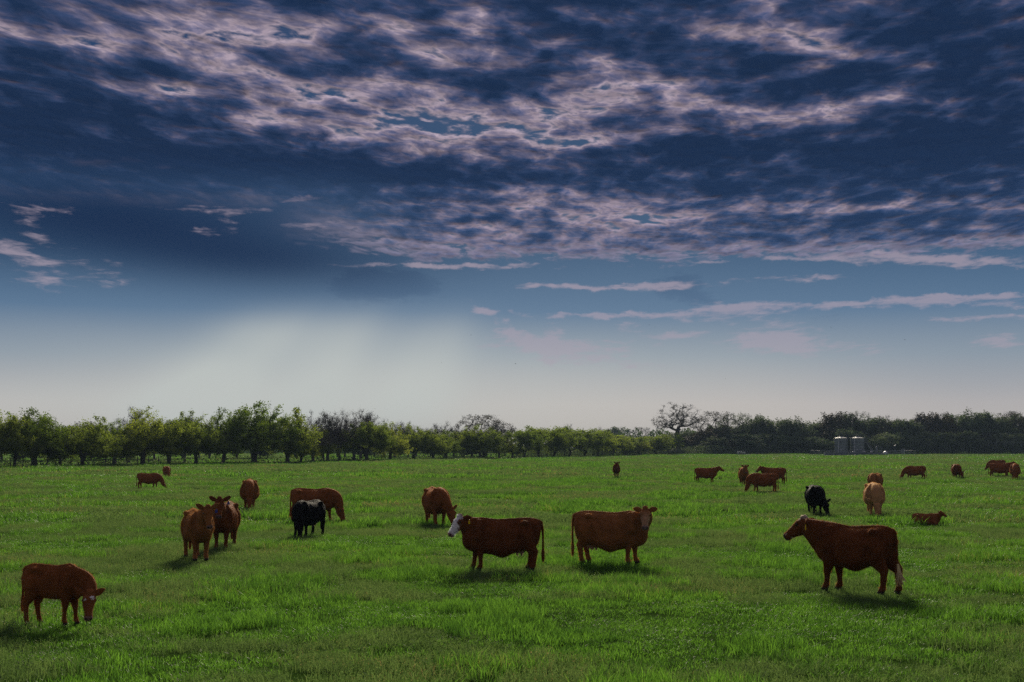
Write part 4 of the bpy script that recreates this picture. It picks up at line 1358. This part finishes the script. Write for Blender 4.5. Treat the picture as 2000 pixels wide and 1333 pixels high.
# ------------------------------------------------------------------ tank site at the wood edge
M_TANK = plain('tank_grey', (0.15, 0.178, 0.182), 0.5, 0.1, var=0.12, scale=0.7)
M_ROOF = plain('tank_roof', (0.34, 0.36, 0.36), 0.55, 0.1, var=0.08, scale=2)
M_GALV = plain('galvanised_steel', (0.20, 0.22, 0.23), 0.7, 0.2, var=0.1)
M_STEEL = plain('dull_steel', (0.10, 0.12, 0.13), 0.6, 0.3, var=0.15)
M_WHITE = plain('white_paint', (0.60, 0.61, 0.61), 0.4, var=0.06)
M_WALL = plain('berm_panel', (0.13, 0.16, 0.18), 0.7, 0.2, var=0.2, scale=1.0)
M_POST = plain('weathered_wood', (0.11, 0.095, 0.08), 0.85, var=0.3)
SITE_D = 385.0
SC_M = SITE_D / FPX                      # metres to a pixel there


def sp(px, h=0.0, back=0.0):
    p = at_dist(px, 871, SITE_D)
    return Vector((p.x, p.y + back, h))


def tank(label, px, wpx):
    c = sp(px)
    r = wpx * SC_M / 2
    o = thing('storage_tank', label, 'storage tank', c, 0, 'grey storage tanks at the wood edge')
    H_ = 5.1
    g = Geo()
    n = 40
    prof = [(r, 0)] + [(r + (0.035 if i % 2 else 0.0), 0.25 + i * 0.44) for i in range(11)] + [(r, H_), (r + .06, H_ + .01), (r + .06, H_ + .08)]
    g.rings([[(rr_ * math.cos(6.2832 * k / n), rr_ * math.sin(6.2832 * k / n), z) for k in range(n)] for rr_, z in prof])
    g.build('shell', M_TANK, o, False)
    g = Geo()
    g.rings([[(rr_ * math.cos(6.2832 * k / n), rr_ * math.sin(6.2832 * k / n), z) for k in range(n)] for rr_, z in ((r + .05, H_ + .085), (r * .6, H_ + .28), (.35, H_ + .45), (.3, H_ + .62))])
    rf = g.build('roof', M_ROOF, o)
    g = Geo()
    g.tube([(0, 0, H_ + .63), (0, 0, H_ + .72)], .36, 16)
    g.build('hatch', M_STEEL, rf)
    g = Geo()
    g.tube([(-r * .62, -r * .82, .1), (-r * .62, -r * .82, H_ + .3), (-r * .62, -r * .5, H_ + .5)], .07, 8)
    g.build('vent_pipe', M_WHITE, o)
    g = Geo()
    g.tube([(-r * .30, -r * .97, 1.75), (-r * .32, -r * 1.04, 1.75)], .26, 16)
    g.build('manway', M_ROOF, o)
    return o


tank('grey storage tank on the left of the pair', 1643, 25)
tank('grey storage tank with stairs, on the right of the pair', 1674.5, 26.5)

o = thing('stairway', 'steel stairs and railed catwalk joining the two grey tanks', 'stairs', sp(1688, 0, -0.5))
g = Geo()
for y in (-.4, .4):
    g.tube([(0, y, 4.6), (2.3, y, 0.9)], .09, 6)
g.build('stringer', M_GALV, o)
for k in range(12):
    t = (k + .5) / 12
    g = Geo()
    g.box((2.3 * t, 0, 4.6 - 3.7 * t + .02), (.24, .78, .04))
    g.build('tread', M_GALV, o)
g = Geo()
for y in (-.45, .45):
    g.tube([(0, y, 5.6), (2.3, y, 1.9)], .035, 6)
    for t in (.02, .5, .98):
        g.tube([(2.3 * t, y, 4.6 - 3.7 * t), (2.3 * t, y, 5.6 - 3.7 * t)], .03, 6)
g.build('handrail', M_GALV, o)
g = Geo()
g.box((-4.1, .1, 5.28), (8.0, .7, .06))
g.build('catwalk', M_GALV, o)
g = Geo()
for y in (-.28, .46):
    g.tube([(-8.1, y, 6.2), (-.1, y, 6.2)], .03, 6)
    for k in range(6):
        g.tube([(-8.0 + k * 1.57, y, 5.3), (-8.0 + k * 1.57, y, 6.2)], .025, 6)
g.build('guard_rail', M_STEEL, o)

# low containment wall of bolted panels around the tanks
o = thing('containment_wall', 'low dark panel wall around the two grey tanks', 'wall', sp(1616, 0, -3.2))
x0, x1 = 0.0, (1726 - 1616) * SC_M
npan = 14
pan = Geo()
pw = (x1 - x0) / npan
pan.box((0, 0, .42), (pw - .03, .07, .84))
pan.box((0, -.045, .80), (pw - .03, .03, .06))
pan.box((0, -.045, .12), (pw - .03, .03, .06))
pm = pan.mesh('panel', M_WALL)
for k in range(npan):
    q_ = link('panel', pm, o)
    q_.location = (x0 + pw * (k + .5), 0, 0)
    q_ = link('panel', pm, o)
    q_.location = (x0 + pw * (k + .5), 7.2, 0)
for k in range(6):
    for xx in (x0, x1):
        q_ = link('panel', pm, o)
        q_.location = (xx, .6 + 1.2 * k, 0)
        q_.rotation_euler = (0, 0, R(90))
        q_.scale = (1.18 / (pw - .03), 1, 1)

# mesh fence of the compound
o = thing('mesh_fence', 'tall see through mesh fence enclosing the tank site', 'fence', sp(1594, 0, -4.6))
fx = (1778 - 1594) * SC_M
pm = Geo()
pm.tube([(0, 0, -.1), (0, 0, 1.55)], .04, 6)
pmesh = pm.mesh('post', M_GALV)
for k in range(15):
    for yy in (0, 11.5):
        q_ = link('post', pmesh, o)
        q_.location = (fx * k / 14, yy, 0)
for k in range(1, 5):
    for xx in (0, fx):
        q_ = link('post', pmesh, o)
        q_.location = (xx, 2.3 * k, 0)
g = Geo()
for yy in (0.0, 11.5):
    for z in (.06, 1.5):
        g.tube([(0, yy, z), (fx, yy, z)], .022, 4)
for xx in (0.0, fx):
    for z in (.06, 1.5):
        g.tube([(xx, 0, z), (xx, 11.5, z)], .022, 4)
g.build('rail', M_GALV, o)
g = Geo()
for yy in (0.0, 11.5):
    k = 0.0
    while k < fx:
        g.box((k, yy, .78), (.012, .008, 1.42))
        k += .14
    for j in range(10):
        g.box((fx / 2, yy, .1 + j * .15), (fx, .008, .012))
w_ = g.build('wire_mesh', M_GALV, o)
w_['kind'] = 'stuff'

# pale equipment box with a gate leaf at the left of the site
o = thing('equipment_box', 'pale grey low cabinet left of the grey tanks', 'cabinet', sp(1606, 0, -3.9))
g = Geo(); g.box((.6, 0, .5), (1.9, .7, .9)); g.build('body', M_TANK, o)
g = Geo(); g.box((.6, 0, .98), (2.05, .85, .06)); g.build('lid', M_STEEL, o)
g = Geo(); g.box((-.42, -.05, .45), (.10, .85, 1.0)); g.build('door', M_WHITE, o)

# heater vessel, pipe rack, round white tank
o = thing('separator', 'upright pale vessel beside a pipe rack, right of the stairs', 'vessel', sp(1711, 0, -.5))
g = Geo(); g.tube([(0, 0, .3), (0, 0, .5), (0, 0, 2.4), (0, 0, 2.62), (0, 0, 2.7)], [.12, .30, .30, .2, .05], 18); g.build('shell', M_TANK, o, True)
g = Geo(); g.tube([(0, 0, -.05), (0, 0, .35)], .26, 14); g.build('skirt', M_STEEL, o)
g = Geo(); g.tube([(.0, 0, 2.65), (.0, 0, 2.85), (.3, 0, 2.95), (.9, 0, 2.95)], .05, 8); g.build('outlet_pipe', M_GALV, o)
o = thing('pipe_rack', 'thin steel ladder frame right of the upright vessel', 'frame', sp(1717, 0, -.5))
for x in (-.5, .15, .62):
    g = Geo(); g.box((x, 0, 1.4), (.06, .06, 2.9)); g.build('post', M_GALV, o)
for z in (.9, 1.5, 2.1, 2.8):
    g = Geo(); g.box((.06, -.063, z), (1.24, .05, .05)); g.build('rung', M_GALV, o)
o = thing('round_tank', 'small round white tank lying end on before the fence', 'tank', sp(1718, 0, -6.0))
g = Geo()
g.tube([(0, -.95, .72), (0, -.88, .72), (0, -.7, .72), (0, .8, .72), (0, .98, .72), (0, 1.05, .72)], [.08, .42, .56, .56, .42, .08], 24, side=(1, 0, 0))
g.build('shell', M_WHITE, o, True)
for y in (-.5, .6):
    g = Geo(); g.box((0, y, .1), (.9, .14, .34)); g.build('saddle', M_STEEL, o)
g = Geo(); g.tube([(.3, -.95, .2), (.3, -1.0, 1.35)], .05, 8); g.build('pipe', M_STEEL, o)
# marker post with sign, yard lamp, small pumps
o = thing('marker_post', 'white marker post with a pale round board near the fence', 'post', sp(1753.5, 0, -6.4))
g = Geo(); g.tube([(0, 0, -.1), (0, 0, 2.0)], .06, 8); g.build('post', M_WHITE, o)
g = Geo(); g.box((-.55, .05, 1.35), (.9, .06, 1.1)); g.build('board', M_GALV, o)
o = thing('yard_lamp', 'dark pole with a small pale lamp inside the fence', 'lamp', sp(1746, 0, -1.0))
g = Geo(); g.tube([(0, 0, -.1), (0, 0, 2.9)], .05, 8); g.build('pole', M_STEEL, o)
g = Geo(); g.tube([(-.25, -.02, 2.78), (0, 0, 2.95), (.28, .02, 3.12)], [.10, .16, .10], 10); g.build('lamp_head', M_WHITE, o)
for px, w, lab in ((1661, .9, 'small white pipe valve set between the two grey tanks'), (1681, .7, 'white pump block low before the right tank'), (1695, .8, 'white pump block below the steel stairs')):
    o = thing('pump', lab, 'pump', sp(px, 0, -3.75), 0, 'small white pumps before the tanks')
    g = Geo(); g.tube([(-w / 2, 0, 1.02), (-w * .3, 0, 1.08), (w * .3, 0, 1.08), (w / 2, 0, 1.02)], [.12, .2, .2, .12], 12, side=(0, 1, 0)); g.build('body', M_WHITE, o, True)
    g = Geo(); g.box((0, 0, .42), (w * .6, .3, .88)); g.build('base', M_STEEL, o)

# small wellhead yard left of the tanks
def wp(px, back=0.0):
    p = at_dist(px, 871, 372)
    return Vector((p.x, p.y + back, 0))


o = thing('yard_railing', 'small railed yard of thin posts at the wood edge, below the umbrella trees', 'railing', wp(1437))
L_ = (1459.5 - 1437) * 372 / FPX
for k in range(7):
    g = Geo(); g.tube([(L_ * k / 6, 0, -.1), (L_ * k / 6, 0, 1.9 if k in (0, 6) else 1.55)], .045, 6); g.build('post', M_GALV, o)
for z in (.5, 1.0, 1.5):
    g = Geo(); g.tube([(0, 0, z), (L_, 0, z)], .03, 6); g.build('rail', M_GALV, o)
for px, wx, wz, z, lab in ((1442.5, .5, .6, 1.0, 'small pale box on a stand inside the railed yard'), (1448, .25, .5, 1.05, 'narrow white pipe head inside the railed yard'), (1451.7, .45, .4, .9, 'left one of two white boxes in the railed yard'), (1455.2, .38, .38, .9, 'right one of two white boxes in the railed yard')):
    o = thing('meter_box', lab, 'box', wp(px, .8), 0, 'white boxes in the railed yard')
    g = Geo(); g.box((0, 0, z), (wx, .35, wz)); g.box((0, 0, z + wz / 2 + .03), (wx + .08, .42, .05)); g.build('case', M_WHITE, o)
    g = Geo(); g.box((0, .02, (z - wz / 2 - .1) / 2), (.12, .12, z - wz / 2 + .09)); g.build('stand', M_STEEL, o)


# ------------------------------------------------------------------ wire fences
def wire_fence(label, a, b, n, h, rpost, wires, mat):
    o = thing('wire_fence', label, 'fence', a)
    d = b - a
    pm = Geo()
    pm.tube([(0, 0, -.3), (0, 0, h), (0, 0, h + .02)], [rpost, rpost * .9, rpost * .5], 7)
    me = pm.mesh('post', mat)
    rr = random.Random(n)
    for k in range(n + 1):
        p = link('post', me, o)
        p.location = d * (k / n)
        p.rotation_euler = (rr.gauss(0, .04), rr.gauss(0, .04), rr.uniform(0, 6))
        p.scale = (1, 1, rr.uniform(.92, 1.08))
    for z in wires:
        g = Geo()
        g.tube([d * (k / n) + Vector((0, -rpost - .01, h * z)) for k in range(n + 1)], .012, 4)
        g.build('wire', M_GALV, o)


wire_fence('thin wire fence below the near leafy trees at the left', ground_at(-30, 914.5), ground_at(330, 909.5), 16, 1.35, .07, (.3, .5, .72, .93), M_POST)
wire_fence('pale post and wire fence before the wood at the right edge', at_dist(1930, 871, 424), at_dist(2060, 871, 424), 8, 1.5, .06, (.35, .65, .95), M_GALV)

# ------------------------------------------------------------------ birds
M_BIRD = plain('dark_feathers', (0.02, 0.02, 0.022), 0.7)


def bird(label, px, py, dist, span, bank, rz):
    p = at_dist(px, py, dist)
    o = thing('bird', label, 'bird', p, rz, 'dark birds circling in the pale sky')
    o.rotation_euler = (bank, 0, rz)
    g = Geo()
    s = span
    g.tube([(.30 * s, 0, 0), (.24 * s, 0, .01 * s), (.1 * s, 0, 0), (-.12 * s, 0, 0), (-.2 * s, 0, 0), (-.34 * s, 0, 0)],
           [(.01 * s, .01 * s), (.035 * s, .035 * s), (.065 * s, .06 * s), (.05 * s, .045 * s), (.05 * s, .015 * s), (.07 * s, .006 * s)], 10, side=(0, 1, 0))
    for e in (-1, 1):
        g.tube([(.06 * s, e * .03 * s, .02 * s), (.09 * s, e * .2 * s, .07 * s), (.05 * s, e * .36 * s, .09 * s), (-.04 * s, e * .52 * s, .07 * s)],
               [(.09 * s, .014 * s), (.08 * s, .012 * s), (.06 * s, .01 * s), (.015 * s, .004 * s)], 8, side=(1, 0, 0))
    g.build('body', M_BIRD, o, True)


for px, py, dist, span, bank, rz, lab in (
        (1623, 640, 300, .62, 1.2, 1.2, 'largest dark bird, banking above the pink streaks at the right'), (1767, 664, 330, .75, .2, .3, 'dark gliding bird nearest the right edge'),
        (1007, 711, 400, .85, .15, 2.8, 'dark gliding bird low in the bright middle sky'), (1417, 740, 470, .7, .3, .5, 'lowest dark bird, above the umbrella crowned trees'),
        (862, 709, 420, .5, .5, 1.0, 'tiny dark bird above the fan shaped grey tree'), (920, 655, 330, .42, .5, .4, 'tiny dark bird high over the hedge end'),
        (1038, 717, 430, .4, .6, 2.0, 'tiny dark bird just right of the low gliding one'), (1142, 669, 340, .4, .4, .2, 'tiny dark bird by the pale cumulus edge'),
        (1268, 635, 300, .4, .4, 2.4, 'tiny dark bird below the thin pink streaks')):
    bird(lab, px, py, dist, span, bank, rz)
# a white egret among the cattle
p = ground_at(1480, 930)
o = thing('egret', 'tiny white bird standing in the grass behind a grazing red cow', 'bird', p, 0.4)
g = Geo()
g.tube([(-.22, 0, .34), (-.12, 0, .40), (.04, 0, .46), (.14, 0, .52), (.15, 0, .62), (.20, 0, .70), (.26, 0, .71)], [.02, .07, .09, .05, .03, .045, .02], 10, side=(0, 1, 0))
g.build('body', M_WHITE, o, True)
g = Geo(); g.tube([(.25, 0, .71), (.36, 0, .69)], [.016, .003], 6); g.build('beak', M_TAG, o)
for s in (-1, 1):
    g = Geo(); g.tube([(.0, s * .035, .40), (.01, s * .035, .2), (0, s * .035, 0)], .011, 6); g.build('leg', M_STEEL, o)

# ------------------------------------------------------------------ the air
def make_haze():
    x, y0, y1, z0, z1 = 1700.0, -400.0, 1700.0, -1.0, 24.0
    g = Geo()
    g.box((0, (y0 + y1) / 2, (z0 + z1) / 2), (2 * x, y1 - y0, z1 - z0))
    m = bpy.data.materials.new('air')
    m.use_nodes = True
    m.node_tree.nodes.clear()
    v = m.node_tree.nodes.new('ShaderNodeVolumePrincipled')
    v.inputs['Color'].default_value = (0.42, 0.58, 0.78, 1)
    v.inputs['Density'].default_value = 0.00018
    v.inputs['Anisotropy'].default_value = -0.1
    out = m.node_tree.nodes.new('ShaderNodeOutputMaterial')
    m.node_tree.links.new(v.outputs[0], out.inputs['Volume'])
    o = g.build('haze', m)
    tag(o, kind='stuff', label='thin blue air over the far pasture', cat='haze')


make_haze()
